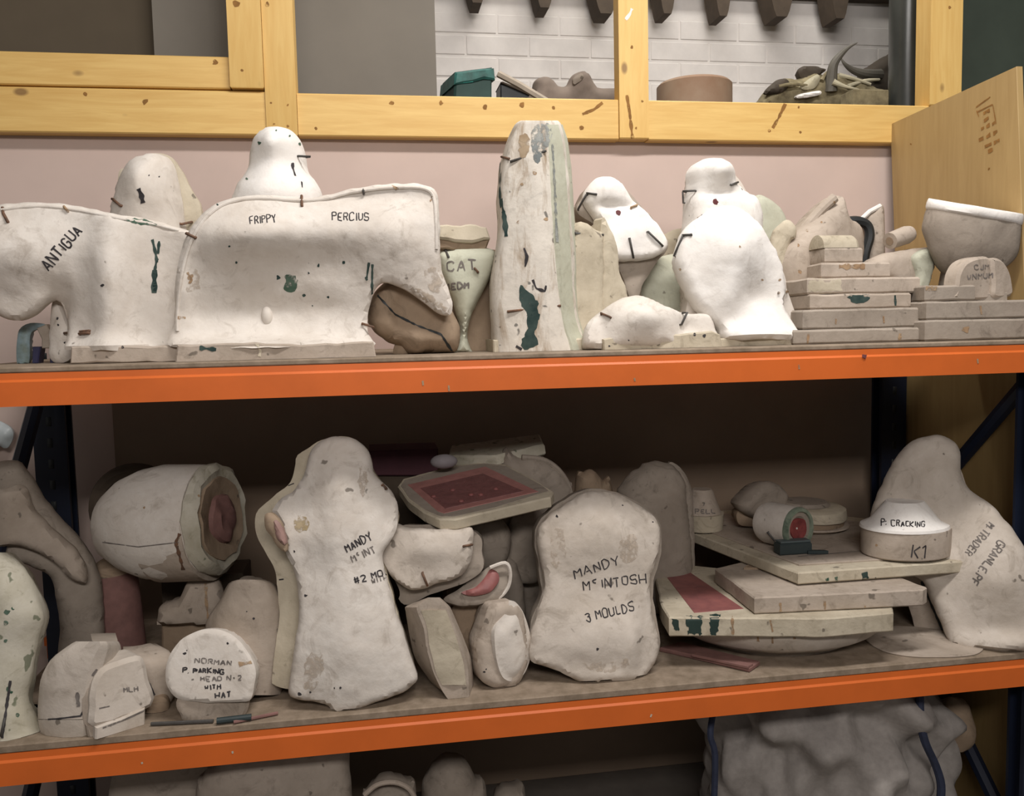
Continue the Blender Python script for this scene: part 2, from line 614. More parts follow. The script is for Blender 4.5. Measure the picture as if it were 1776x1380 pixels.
class Thing:
    def __init__(s, name, label, cat, group=None, kind=None):
        s.name, s.label, s.cat, s.group, s.kind = name, label, cat, group, kind
        s.parts = []
        s._bvh = None
        s.nm = None

    def add(s, name, vf, mat, parent=None, label=None, sharp=35, solid=True):
        s.parts.append([name, vf[0], vf[1], mat, parent, label, sharp, solid])
        s._bvh = None
        return len(s.parts) - 1

    def cast(s, px, py):
        if s._bvh is None:
            v, f = join(*[(p[1], p[2]) for p in s.parts if p[7]])
            s._bvh = BVHTree.FromPolygons(v, f, all_triangles=False)
        d = ray(px, py).normalized()
        loc, n, _, _ = s._bvh.ray_cast(CAM, d)
        if loc is None:
            return None
        return loc, (n if n.dot(d) < 0 else -n)

    def staple(s, a, b, r=0.0027, mat='rust', out=0.004, parent=0):
        r = 0.0016 + r * 0.28
        h1, h2 = s.cast(*a), s.cast(*b)
        if not h1 and not h2:
            print('staple misses', s.name, a, b)
            return
        if not h1:
            q = ray(*a); h1 = (CAM + q * ((h2[0] - CAM).dot(FW)) + h2[1] * 0, h2[1])
        if not h2:
            q = ray(*b); h2 = (CAM + q * ((h1[0] - CAM).dot(FW)), h1[1])
        p = [h1[0] - h1[1] * 0.008, h1[0] + h1[1] * out, h2[0] + h2[1] * out, h2[0] - h2[1] * 0.008]
        s.add('staple', tube(p, r), M[mat], parent, solid=False)

    def ribbon(s, pts, wpx, off=0.0007):
        """a pen or brush stroke lying on the surface"""
        pts = resample(pts, 2.5, False)
        V, F, prev = [], [], None
        for i, p in enumerate(pts):
            h = s.cast(*p)
            if not h:
                prev = None
                continue
            q = pts[min(i + 1, len(pts) - 1)] - pts[max(i - 1, 0)]
            q = q / (np.linalg.norm(q) + 1e-9)
            side = RT * (-q[1]) - UP * q[0]
            side = side - h[1] * side.dot(h[1])
            dep = (h[0] - CAM).dot(FW)
            vary = 1.0 + (0.9 if wpx > 3.4 else 0.3) * noise.noise(Vector((p[0] * 0.11, p[1] * 0.11, 4.0)))
            side = side.normalized() * (wpx * 0.5 * vary * dep / FPX)
            c = h[0] + h[1] * off
            V += [c - side, c + side]
            k = len(V)
            if prev is not None and (V[k - 3] - V[k - 1]).length < 0.02:
                F.append([k - 4, k - 3, k - 1, k - 2])
            prev = k
        return V, F

    def strokes(s, name, lines, wpx, mat, parent=0):
        if len(lines) > 1 and name in ('paint_stain', 'stain', 'rust_mark', 'wood_crack', 'seam_crack', 'printed_stamp'):
            for q in lines:
                s.strokes(name, [q], wpx, mat, parent)
            return
        vf = [s.ribbon(np.array(l, float), wpx) for l in lines]
        vf = [x for x in vf if x[1]]
        if name != 'handwriting':
            vf = [(v, largest(v, f)) for v, f in vf]
        if vf:
            s.add(name, join(*vf), M[mat] if isinstance(mat, str) else mat, parent, solid=False)

    def write(s, text, px, py, h, ang=0, wr=0.62, wpx=2.6, mat='ink', parent=0, jit=0.06, gap=0.45):
        a = math.radians(ang)
        ex = (math.cos(a), -math.sin(a))
        ey = (-math.sin(a), -math.cos(a))
        lines, x = [], 0.0
        for ch in text:
            if ch == ' ':
                x += h * wr * 0.9
                continue
            dy = random.uniform(-jit, jit) * h
            sc = random.uniform(0.9, 1.1)
            for st in FONT[ch]:
                l = []
                for (u, v) in st:
                    uu = x + (u - (0.27 if ch in "I1.:'" else 0) + random.uniform(-jit, jit)) * h * wr * sc
                    vv = (v + random.uniform(-jit, jit)) * h * sc + dy
                    l.append((px + ex[0] * uu + ey[0] * vv, py + ex[1] * uu + ey[1] * vv))
                lines.append(l)
            x += h * wr * (sc + gap) * (0.5 if ch in 'I1.:\'' else 1.0)
        s.strokes('handwriting', lines, wpx, mat, parent)

    def blot(s, poly, mat, parent=0, name='paint_stain', step=5.0, smooth=True, off=0.0005):
        o = np.array([tuple(p) for p in (catmull(poly, 4) if smooth else poly)], float)
        o = resample(o, step)
        o = o + np.array([[noise.noise(Vector((p[0] * .19, p[1] * .19, 1))), noise.noise(Vector((p[0] * .19, p[1] * .19, 7)))] for p in o]) * min(5.0, 0.3 * np.ptp(o, axis=0).min())
        if (o[:, 0] * np.roll(o[:, 1], -1) - np.roll(o[:, 0], -1) * o[:, 1]).sum() < 0:
            o = o[::-1]
        P, F, nb = fill(o, step)
        V, idx = [], {}
        for i, p in enumerate(P):
            h = s.cast(*p)
            if h:
                idx[i] = len(V)
                V.append(h[0] + h[1] * off)
        FF = [[idx[k] for k in f] for f in F if all(k in idx for k in f)]
        FF = [f for f in FF if (V[f[0]] - V[f[1]]).length < 0.03 and (V[f[1]] - V[f[2]]).length < 0.03]
        if FF:
            FF = largest(V, FF)
            s.add(name, (V, FF), M[mat], parent, solid=False)

    def spots(s, lst, mat='ink', parent=0, name='paint_stain'):
        for (x, y, r) in lst:
            r *= 0.72
            poly = [(x + r * (0.7 + 0.6 * random.random()) * math.cos(t * 1.05), y + r * (0.7 + 0.6 * random.random()) * math.sin(t * 1.05)) for t in range(6)]
            s.blot(poly, mat, parent, name, step=max(2.0, r * 0.6))

    def done(s):
        allv = [v for p in s.parts for v in p[1]]
        mn = Vector((min(v[i] for v in allv) for i in range(3)))
        mx = Vector((max(v[i] for v in allv) for i in range(3)))
        o = Vector(((mn.x + mx.x) / 2, (mn.y + mx.y) / 2, mn.z))
        objs = []
        single = len(s.parts) == 1
        root = None
        if not single:
            root = bpy.data.objects.new(s.name, None)
            root.empty_display_size = 0.05
            COL.objects.link(root)
            root.location = o
        for (name, V, F, mat, par, label, sharp, solid) in s.parts:
            nm = s.name if single else name
            me = bpy.data.meshes.new(nm)
            me.from_pydata([tuple(v - o) for v in V], [], F)
            me.validate()
            bm = bmesh.new()
            bm.from_mesh(me)
            lone = [v for v in bm.verts if not v.link_faces]
            if lone:
                bmesh.ops.delete(bm, geom=lone, context='VERTS')
            if solid:
                bmesh.ops.recalc_face_normals(bm, faces=bm.faces)
            bm.to_mesh(me)
            bm.free()
            me.materials.append(mat)
            me.polygons.foreach_set('use_smooth', [True] * len(me.polygons))
            if solid:
                me.set_sharp_from_angle(angle=math.radians(sharp))
            ob = bpy.data.objects.new(nm, me)
            COL.objects.link(ob)
            if single:
                ob.location = o
                root = ob
            else:
                ob.parent = root if par is None else objs[par]
            if label:
                ob['label'] = label
            objs.append(ob)
        # parts named "staple" etc. hang from their part; the first part hangs from the root
        if s.kind:
            root['kind'] = s.kind
        if s.label:
            root['label'] = s.label
        if s.cat:
            root['category'] = s.cat
        if s.group:
            root['group'] = s.group
        return root


# ================================================================== THE SETTING
Z1, Z2 = 1.210, 0.555          # tops of the two shelf boards
WY = 0.74                      # partition wall
M['orange'] = plain('orange_enamel', (0.66, 0.142, 0.024), 0.42, var=0.12, scale=9, bstr=0.05)
M['blue'] = plain('dark_blue_enamel', (0.012, 0.017, 0.035), 0.4, scale=9, bstr=0.05)
M['chip'] = plain('dusty_chipboard', (0.30, 0.235, 0.175), 0.9, col2=(0.19, 0.145, 0.10), scale=35, bstr=0.5)
M['pine'] = wood('varnished_pine', (0.78, 0.53, 0.185), (0.62, 0.36, 0.095), 'X')
M['pinez'] = wood('varnished_pine_upright', (0.78, 0.53, 0.185), (0.66, 0.39, 0.105), 'Z')
M['ply'] = wood('plywood_sheet', (0.43, 0.295, 0.125), (0.34, 0.22, 0.085), 'Z', knots=False, ring=14)
M['plyedge'] = plain('plywood_edge', (0.46, 0.31, 0.17), 0.8, scale=30)
M['pinkwall'] = plain('pink_plasterboard', (0.62, 0.495, 0.44), 0.9, var=0.10, scale=3.5, bstr=0.05, spec=0.1)
M['brickwhite'] = plain('white_painted_brick', (0.74, 0.70, 0.665), 0.85, var=0.10, scale=16, bstr=0.25)
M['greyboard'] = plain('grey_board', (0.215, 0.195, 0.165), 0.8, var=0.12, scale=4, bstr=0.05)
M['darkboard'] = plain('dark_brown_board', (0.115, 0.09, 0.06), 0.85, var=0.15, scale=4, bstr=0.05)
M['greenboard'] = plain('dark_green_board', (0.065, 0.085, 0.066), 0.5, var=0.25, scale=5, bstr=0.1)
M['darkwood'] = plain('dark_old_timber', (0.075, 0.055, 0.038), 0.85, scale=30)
M['concrete'] = plain('concrete_floor', (0.16, 0.14, 0.12), 0.9, scale=8, bstr=0.3)


def struct(name, label=None):
    return Thing(name, label, None, kind='structure')


t = struct('floor', 'grey concrete workshop floor under the rack'); t.add('floor', box(-3.5, 4.5, -4.5, 2.4, -0.05, 0.0), M['concrete']); t.done()
rail_z = at(888, 168, 0.69).z
t = struct('wall_back', 'pale pink plasterboard partition behind the shelves')
t.add('wall_back', box(-3.5, 4.5, WY, WY + 0.02, 0.0, rail_z - 0.02), M['pinkwall']); t.done()
M['hardboard'] = plain('dark_hardboard', (0.30, 0.225, 0.165), 0.85, var=0.15, scale=5, bstr=0.05, spec=0.15)
t = struct('wall_back_board', 'dark brown hardboard panel behind the lower shelves')
t.add('wall_back_board', box(at(200, 800, WY - 0.03).x, 1.452, WY - 0.03, WY - 0.0005, 0.0, 1.14, 0.002), M['hardboard']); t.done()
# floor of the loft behind the timber frame
t = struct('floor_loft', 'boarded loft floor behind the timber frame')
t.add('floor_loft', box(-3.5, 4.5, WY + 0.02, 2.2, rail_z - 0.06, rail_z - 0.012), M['darkwood']); t.done()

# far white brick wall: bricks laid one by one where they show, bare wall elsewhere
BY = 1.55
bw = struct('wall_loft', 'white painted brick wall at the back of the loft')
bw.add('mortar_bed', box(-3.5, 4.5, BY + 0.0035, BY + 0.1, rail_z - 0.05, 3.0), M['brickwhite'])
z, row = rail_z - 0.012, 0
xa, xb = at(740, 60, BY).x, at(1560, 60, BY).x
rnd = random.Random(3)
while z < 2.36:
    x = xa - 0.2 + (0.1125 if row % 2 else 0)
    while x < xb:
        bw.add('brick', box(x + 0.003, x + 0.219, BY + rnd.uniform(0, 0.0015), BY + 0.014, z + 0.003, z + 0.070, 0.003), M['brickwhite'])
        x += 0.225
    z += 0.075
    row += 1
bw.done()

# timber frame in front of the partition
FY = WY - 0.045
tr = struct('trim_1', 'varnished pine stud frame above the partition wall')


def timber(name, x0, x1, y0, y1, z0, z1, mat):
    tr.add(name, box(x0, x1, y0, y1, z0, z1, 0.003), M[mat])


def zz(px, py, Y=FY): return at(px, py, Y).z
def xx(px, py, Y=FY): return at(px, py, Y).x


x_p1, x_p1b = xx(458, 120), xx(512, 120)
x_p2, x_p2b = xx(1073, 100), xx(1124, 100)
x_p3, x_p3b = xx(1613, 90), xx(1668, 90)
rb = (zz(100, 236) + zz(1400, 240)) / 2          # bottom of the rail
rt = (zz(560, 164) + zz(1500, 178)) / 2
timber('rail', -2.2, x_p1 - 0.001, FY + 0.002, WY - 0.001, rb, zz(200, 153), 'pine')
timber('rail', x_p1b + 0.001, x_p2 - 0.001, FY + 0.004, WY - 0.001, rb, rt, 'pine')
timber('rail', x_p2b + 0.001, 2.6, FY + 0.004, WY - 0.001, rb, rt, 'pine')
timber('rail', -2.2, xx(398, 120) - 0.001, FY + 0.006, WY + 0.03, zz(200, 149), zz(200, 92), 'pine')
timber('post', xx(396, 60), x_p1 - 0.001, FY - 0.012, WY + 0.03, zz(425, 152, FY - 0.012), 3.0, 'pinez')
timber('post', x_p1, x_p1b, FY - 0.004, WY + 0.03, rb - 0.002, 3.0, 'pinez')
timber('post', x_p2, x_p2b, FY - 0.002, WY - 0.001, rb + 0.002, 3.0, 'pinez')
timber('post', x_p3, x_p3b, FY - 0.002, WY + 0.02, rt, 3.0, 'pinez')
M['knot'] = mark('knot_wood', (0.22, 0.11, 0.035), 0.55, 60, (0.34, 0.17, 0.05))
tr.spots([(148, 163, 6), (252, 176, 7), (470, 178, 3), (499, 182, 3), (475, 215, 3), (499, 219, 3), (372, 108, 7), (842, 186, 6), (1008, 222, 7),
          (960, 187, 4), (1094, 218, 3), (1103, 222, 3), (1114, 176, 3), (1385, 186, 3), (1388, 229, 3), (1335, 226, 4), (905, 182, 6),
          (765, 178, 5), (680, 178, 5), (410, 6, 8), (464, 8, 6), (1647, 13, 4), (548, 223, 4), (420, 122, 3), (1095, 82, 4)], 'knot', 0, 'knot')
tr.strokes('wood_crack', [[(1087, 165), (1092, 195), (1097, 240)], [(1045, 178), (1030, 190), (1010, 198)], [(1363, 178), (1350, 205), (1340, 222)]], 5, 'knot')
M['whitepaint'] = plain('white_paint', (0.85, 0.82, 0.78), 0.7, bstr=0)
tr.strokes('paint_smear', [[(1096, 15), (1092, 25), (1085, 34)]], 6, 'whitepaint')
tr.done()

# boards and cladding seen through the frame
def panel(name, px0, px1, Y, mat, label, z0=None, z1=3.0):
    t = struct(name, label)
    t.add(name, box(at(px0, 60, Y).x, at(px1, 60, Y).x, Y, Y + 0.012, (z0 or rail_z - 0.012), z1, 0.002), M[mat])
    t.done()


panel('wall_loft_grey', 266, 755, 0.93, 'greyboard', 'plain grey board closing the loft beside the white brick')
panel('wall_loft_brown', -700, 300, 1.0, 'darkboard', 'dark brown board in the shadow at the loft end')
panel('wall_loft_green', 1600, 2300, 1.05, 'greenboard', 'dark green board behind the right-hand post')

# rafter feet over the brick wall
for k, (px, py, wd) in enumerate(((825, 14, 46), (940, 22, 46), (1045, 32, 60), (1150, 32, 40), (1245, 36, 40), (1345, 37, 60), (1445, 40, 46))):
    c = at(px, py, BY - 0.10)
    wd = wd * 0.0012
    where = ['above the teal box', 'above the plank', 'left of the middle post', 'right of the middle post', 'above the shallow drum',
             'above the animal skull', 'beside the dark pipe'][k]
    t = Thing('rafter_end', 'dark tapered rafter end hanging at the loft ceiling ' + where, 'rafter', 'rafter ends above the white brick')
    z0, z1 = c.z, c.z + 0.45
    V, F = loft([[Vector((c.x + a * wd * s, c.y + b * 0.05, z)) for a, b in ((-.5, -1), (.5, -1), (.5, 1), (-.5, 1))]
                 for z, s in ((z0, 0.55), (z0 + 0.02, 0.8), (z0 + 0.09, 1.3), (z1, 1.6))])
    t.add('rafter_end', (V, F), M['darkwood']); t.done()
t = Thing('wall_plate', 'long dark timber running along the top of the white brick wall', 'timber')
zt = at(1100, -14, BY - 0.02).z
t.add('wall_plate', box(at(745, 0, BY).x, at(1560, 0, BY).x, BY - 0.05, BY - 0.001, zt, zt + 0.15, 0.006), M['darkwood']); t.done()

# dark pipe beside the right-hand post
t = Thing('flue_pipe', 'dark glossy grey vertical pipe beside the right-hand pine post', 'pipe')
M['pipe'] = plain('dark_glossy_pipe', (0.055, 0.058, 0.052), 0.28, var=0.4, scale=6, bstr=0.1)
c = at(1576, 90, 0.95); r = 0.058
t.add('pipe', revolve((c.x, c.y, rail_z - 0.012), (0, 0, 1), [(0, r), (1.2, r)], 32), M['pipe'])
t.add('collar', revolve((c.x, c.y, rail_z - 0.0125), (0, 0, 1), [(0, r + .006), (0.04, r + .006), (.045, r)], 32), M['pipe'])
t.done()

# plywood sheet standing at the right end of the rack
XP = 1.455
p0, p1 = atx(1533, 220, XP), atx(1763, 115, XP)
ztop = (p0.z + p1.z) / 2
t = Thing('plywood_sheet', 'large tan plywood sheet with a printed stamp standing at the rack end', 'board')
yb, yf = min(p0.y, WY - 0.034), p1.y


class XPL:
    def w(s, a, b, h=0):
        return Vector((XP - h, a, b))


i0 = t.add('sheet', slab_uv(XPL(), [(yb - 0.15, 0.0), (yb, p0.z), (yf, p1.z), (yf - 0.155, 0.0)], 0.016, 0.001, 10), M['ply'])
st = [[(1693, 186), (1718, 168)], [(1696, 194), (1722, 181), (1728, 215)], [(1694, 192), (1698, 202)]]
t.strokes('printed_stamp', st, 2.6, M['knot'])
wr = [[(1706, 197), (1717, 191)], [(1707, 210), (1715, 204)], [(1702, 224), (1707, 221)], [(1711, 220), (1717, 216)], [(1721, 216), (1726, 212)],
      [(1698, 243), (1706, 239)], [(1711, 238), (1718, 233)], [(1723, 232), (1730, 227)], [(1708, 255), (1720, 249)], [(1724, 248), (1734, 243)], [(1714, 263), (1722, 259)]]
t.strokes('printed_stamp', wr, 6.0, M['knot'])
t.spots([(1715, 293, 3), (1580, 250, 2.5)], 'knot')
t.done()

# ------------------------------------------------------------------ shelving rack
rk = Thing('shelving_rack', 'orange and dark blue steel longspan rack carrying the plaster moulds', 'rack')
XL, XR = -0.80, 1.45


def beam(z, yf=0.0, sgn=1):
    pr = [(0.004, z), (0.0035, z - 0.011), (0.0, z - 0.015), (0.0, z - 0.056), (0.036, z - 0.056), (0.036, z - 0.02), (0.05, z - 0.02), (0.05, z)]
    return loft([[Vector((X, yf + sgn * y, zz_)) for y, zz_ in pr] for X in (XL, XR)])


b1 = rk.add('beam', beam(1.2), M['orange'])
b2 = rk.add('beam', beam(0.54), M['orange'])
rk.add('beam', beam(1.2, 0.66, -1), M['orange'])
rk.add('beam', beam(0.54, 0.66, -1), M['orange'])
for X in (XL + 0.01, XR - 0.075):
    for Y in (0.052, 0.60):
        pr = [(0, 0), (0.06, 0), (0.06, 0.012), (0.045, 0.012), (0.045, 0.05), (0.06, 0.05), (0.06, 0.058), (0, 0.058), (0, 0.05), (0.015, 0.05), (0.015, 0.012), (0, 0.012)]
        V, F = loft([[Vector((X + a * 1.2, Y - (0 if Y > .3 else .0) + b * 0.9, z)) for a, b in pr] for z in (0.0, 1.205)])
        i = rk.add('upright', (V, F), M['blue'])
        for k in range(24):
            zc = 0.05 + k * 0.05
            rk.add('slot', box(X + 0.030, X + 0.042, Y - 0.0006, Y + 0.0005, zc, zc + 0.022), M['black'], i, solid=False)
    br = [((0.11, 0.06), (0.59, 0.50))]
    if X > 0:
        br.append(((0.585, 0.66), (0.11, 1.12)))
    else:
        br.append(((0.59, 1.17), (0.11, 0.66)))
    for (ya, za), (yb2, zb) in br:
        rk.add('brace', tube([(X + 0.036, ya, za), (X + 0.036, yb2, zb)], 0.017, 8), M['blue'])
rk.strokes('paint_chip', [[(1495, 617), (1502, 619)]], 8, 'hole', b1)
for q in [[(403, 1302), (404, 1306)], [(246, 1321), (247, 1324)], [(1128, 1243), (1130, 1238)]]:
    rk.strokes('paint_chip', [q], 3, 'cream', b2)
for q in [[(778, 668), (779, 678)], [(733, 660), (734, 668)], [(1385, 632), (1386, 640)], [(1100, 655), (1101, 661)], [(1695, 622), (1696, 630)]]:
    rk.strokes('paint_chip', [q], 3, 'rustmark', b1)
rk.done()

for z, lab, nm in ((Z1, 'dusty chipboard shelf on the upper orange beam', 'u'), (Z2, 'dusty chipboard shelf on the lower orange beam', 'l')):
    t = Thing('shelf_board', lab, 'shelf')
    zb = 1.2 if nm == 'u' else 0.54
    t.add('shelf_board', box(XL + 0.085, XR - 0.08, 0.004, 0.654, zb + 0.0005, z, 0.002), M['chip'])
    t.done()


# ================================================================== THINGS ON THE UPPER SHELF
G_UP = 'plaster moulds on the upper shelf'
ZS = Z1 + 0.0004


def mould(label, name='plaster_mould', group=G_UP, cat='mould'):
    return Thing(name, label, cat, group)


# --- wide mould lettered ANTIGUA
t = mould('wide white plaster mould lettered ANTIGUA at the left end of the upper shelf')
pl = PL(180, 600, 0.16)
t.add('shell', relief(pl, [(-90, 385), (-40, 366), (0, 358), (45, 353), (90, 353), (140, 360), (200, 372), (260, 382), (315, 396), (340, 412), (345, 470), (340, 540),
    (335, 600), (300, 606), (240, 606), (180, 606), (128, 606), (122, 598), (118, 570), (110, 540), (99, 521), (84, 526), (62, 545), (36, 556), (10, 550), (-20, 538), (-90, 500)],
    0.012, 0.04, R=0.014, Rb=0.05, rim=0.020, step=0.0075, zmin=ZS, bumps=[(30, 440, 110, 60, 0.045), (205, 510, 40, 150, 0.048), (200, 612, 120, 24, 0.045), (300, 500, 45, 110, -0.028), (110, 530, 22, 40, -0.03)]), M['white'])
lip = []
for x, y in ((2, 362), (45, 357), (90, 357), (140, 364), (200, 376), (260, 386), (310, 398)):
    h = t.cast(x, y + 2)
    if h:
        lip.append(h[0])
t.add('lip', tube(catmull([tuple(q) for q in lip], 4, False), 0.0032, 8), M['white'])
t.add('side_flange', relief(PL(110, 600, 0.19, -30), [(98, 521), (112, 545), (122, 575), (128, 622), (92, 622), (92, 560)], 0.006, 0.02, R=0.02, rim=0.012, step=0.006, zmin=ZS), M['white'])
t.add('foot', slab(PL(200, 610, 0.085), [(124, 602), (215, 600), (318, 600), (320, 628), (122, 630)], 0.12, 0.003, 0.02, amp=0.002, wob=0.003, zmin=ZS), M['dusty'])
t.write('ANTIGUA', 86, 470, 20, 50, 0.5, 2.8)
t.strokes('paint_stain', [[(264, 415), (270, 440), (272, 455)], [(276, 418), (274, 440)], [(272, 448), (268, 470), (268, 505)]], 5, 'paint')
t.strokes('paint_stain', [[(268, 468), (267, 508)]], 8, 'paint')
t.blot([(215, 382), (240, 379), (268, 386), (270, 392), (240, 388)], 'greenpaint')
t.spots([(100, 552, 3), (101, 563, 3), (113, 594, 3), (178, 495, 4), (213, 602, 3)], 'ink')
t.staple((5, 366), (14, 386), r=0.004); t.staple((112, 360), (118, 367), r=0.003, mat='rustmark'); t.staple((112, 578), (157, 574), r=0.003)
t.staple((140, 580), (156, 578), r=0.004); t.staple((312, 388), (332, 386), r=0.004)
t.done()

# --- wide mould with two names
t = mould('widest white plaster mould with two handwritten words and a small oval boss')
pl = PL(480, 600, 0.115)
OU2 = [(303, 600), (304, 560), (308, 500), (318, 445), (334, 402), (360, 368), (395, 347), (450, 339), (510, 343), (560, 341), (600, 331), (650, 323), (700, 320),
    (738, 323), (757, 338), (761, 380), (762, 440), (768, 480), (781, 515), (783, 542), (766, 546), (738, 527), (712, 508), (690, 497), (668, 490), (653, 498), (644, 518), (638, 548), (638, 575), (646, 590), (646, 599), (560, 600), (430, 602)]
t.add('shell', relief(pl, OU2,
    0.008, 0.05, R=0.010, Rb=0.05, rim=0.024, step=0.007, zmin=ZS + 0.012, bumps=[(430, 415, 90, 42, 0.036), (560, 405, 150, 42, 0.030), (480, 545, 160, 38, -0.026), (470, 603, 170, 15, 0.062), (690, 430, 60, 70, 0.022), (318, 500, 20, 120, 0.010), (560, 345, 220, 14, -0.008)]), M['white'])
t.add('foot', slab(PL(480, 612, 0.05), [(306, 598), (400, 594), (520, 597), (649, 592), (652, 628), (480, 630), (304, 634)], 0.12, 0.003, 0.02, amp=0.003, wob=0.004, zmin=ZS), M['dusty'])
lip = []
for x, y in ((306, 572), (306, 540), (310, 495), (320, 445), (336, 404), (361, 370), (396, 349), (450, 342), (510, 346), (560, 344), (600, 334), (650, 326), (700, 323), (737, 326), (754, 341), (758, 380), (759, 430)):
    h = t.cast(x + (2 if x < 400 else -2 if x > 740 else 0), y + 2)
    if h:
        lip.append(h[0] + Vector((0, -0.001, 0)))
t.add('lip', tube(catmull([tuple(q) for q in lip], 4, False), 0.0034, 8), M['white'])
h = t.cast(463, 548)
t.add('boss', dome(h[0] - h[1] * 0.001, 0.0105, 0.010, 0.019), M['white'])
t.write('FRIPPY', 434, 389, 13, 6, 0.46, 2.0); t.write('PERCIUS', 576, 382, 13, 0, 0.54, 2.0)
t.blot([(494, 478), (506, 476), (517, 484), (515, 500), (505, 508), (494, 502)], 'greenpaint')
t.spots([(482, 481, 5), (527, 512, 4), (542, 530, 2), (569, 515, 3), (398, 427, 3), (410, 455, 3), (377, 355, 3), (535, 473, 3), (552, 460, 4), (596, 455, 4)], 'paint')
t.strokes('paint_stain', [[(640, 455), (636, 482)], [(646, 458), (645, 510)], [(634, 480), (637, 486)]], 4, 'paint')
t.strokes('rust_mark', [[(325, 472), (332, 485), (328, 492)], [(308, 551), (322, 551)], [(680, 322), (690, 328)], [(750, 340), (745, 350)]], 4, 'rustmark')
t.spots([(330, 480, 7)], 'rustmark', name='rust_mark')
t.blot([(662, 496), (690, 492), (725, 500), (760, 520), (778, 538), (770, 544), (735, 526), (700, 504)], 'palewash', name='rust_mark')
t.blot([(735, 470), (760, 465), (770, 500), (750, 508)], 'palewash', name='rust_mark')
t.blot([(318, 470), (340, 468), (344, 500), (322, 502)], 'palewash', name='rust_mark')
t.strokes('paint_stain', [[(346, 603), (375, 606)]], 7, 'paint', 1)
t.strokes('crack', [[(445, 596), (452, 608), (450, 618)]], 4, 'whiter' if 0 else 'cream', 1)
t.staple((523, 343), (524, 358), r=0.0035); t.staple((628, 562), (648, 568), r=0.003); t.staple((630, 330), (631, 335), mat='iron')
t.staple((325, 405), (340, 412), r=0.004)
t.done()

# --- rounded mould behind them
t = mould('rounded white plaster mould showing its domed top between the two wide moulds')
t.add('front_half', relief(PL(265, 600, 0.34), [(190, 612), (188, 420), (192, 380), (198, 350), (206, 322), (216, 298), (234, 278), (262, 268), (288, 272), (303, 290), (312, 330), (320, 380), (325, 430), (330, 612)],
    0.075, 0.01, R=0.07, rim=0.01, zmin=ZS, bumps=[(262, 330, 30, 40, 0.025)]), M['white'])
t.add('back_half', relief(PL(280, 600, 0.362), [(205, 612), (205, 330), (222, 290), (262, 268), (294, 271), (310, 287), (327, 317), (340, 342), (350, 365), (356, 430), (360, 612)],
    0.006, 0.07, R=0.05, rim=0.02, zmin=ZS), M['cream'])
t.strokes('slot', [[(240, 327), (245, 338), (248, 352)]], 7, 'ink'); t.staple((198, 346), (212, 357), r=0.004); t.staple((312, 388), (333, 385), r=0.0035)
t.staple((325, 402), (343, 411), r=0.0045)
t.spots([(258, 304, 2), (276, 306, 2)], 'ink')
t.done()

# --- bell shaped mould
t = mould('bell-shaped white plaster mould rising behind the wide mould, below the twin posts')
t.add('body', relief(PL(480, 600, 0.37), [(392, 612), (394, 420), (402, 352), (416, 315), (431, 292), (434, 265), (442, 240), (460, 225), (482, 221), (506, 228), (522, 246), (530, 270), (535, 296), (548, 318), (560, 342), (572, 420), (575, 612)],
    0.075, 0.06, R=0.075, rim=0.008, zmin=ZS, bumps=[(478, 255, 30, 28, 0.03), (478, 345, 60, 40, 0.03)]), M['whiter'])
t.staple((516, 271), (536, 272), r=0.003, mat='iron')
t.strokes('paint_stain', [[(506, 283), (508, 292), (512, 305)], [(523, 315), (524, 325)]], 4, 'ink')
t.blot([(505, 284), (509, 282), (510, 292), (506, 293)], 'ink', step=3)
t.spots([(479, 226, 2.5), (502, 236, 3), (428, 310, 3), (520, 250, 4), (450, 248, 5)], 'greenpaint')
t.done()

# --- brown block mould
t = mould('brown-stained lump of a plaster mould tipped under the broken edge of the widest mould')
t.add('body', relief(PL(720, 560, 0.175, 8), [(641, 560), (640, 535), (650, 508), (672, 488), (705, 480), (745, 500), (775, 528), (793, 560), (795, 590), (785, 612), (740, 614), (712, 616), (690, 600), (662, 585)],
    0.035, 0.10, R=0.03, rim=0.02, amp=0.004, zmin=ZS, bumps=[(690, 545, 16, 60, -0.008), (740, 585, 40, 14, 0.012)]), M['brown'])
t.strokes('seam', [[(655, 512), (685, 545), (725, 565), (765, 580), (785, 610)]], 4, 'black')
t.add('plug', relief(PL(690, 605, 0.17, 0), [(684, 598), (700, 590), (712, 604), (706, 616), (684, 616)], 0.006, 0.03, R=0.02, step=0.006, zmin=ZS), M['brown'])
t.done()

# --- funnel mould lettered CAT
t = mould('pale green-white funnel-shaped mould lettered CAT beside the tall mould')
t.add('front', relief(PL(800, 600, 0.215), [(756, 446), (768, 434), (800, 430), (838, 430), (858, 440), (852, 475), (836, 508), (818, 545), (810, 580), (815, 603), (818, 614), (780, 614), (788, 600), (796, 575), (792, 545), (780, 512), (765, 482)],
    0.03, 0.02, R=0.03, rim=0.01, step=0.006, zmin=ZS), M['green'])
t.add('back_half', relief(PL(810, 600, 0.255), [(770, 440), (855, 432), (872, 470), (872, 614), (795, 614), (780, 540)], 0.01, 0.08, R=0.03, rim=0.02, zmin=ZS), M['brown'])
t.write('CAT', 776, 470, 17, 2, 0.75, 2.8, 'fadedink'); t.write('MEDM', 772, 502, 11, 2, 0.7, 3.2, 'fadedink')
t.staple((755, 464), (766, 484), r=0.003); t.staple((772, 435), (778, 447), r=0.003, mat='iron'); t.staple((823, 465), (829, 472), r=0.003)
t.done()

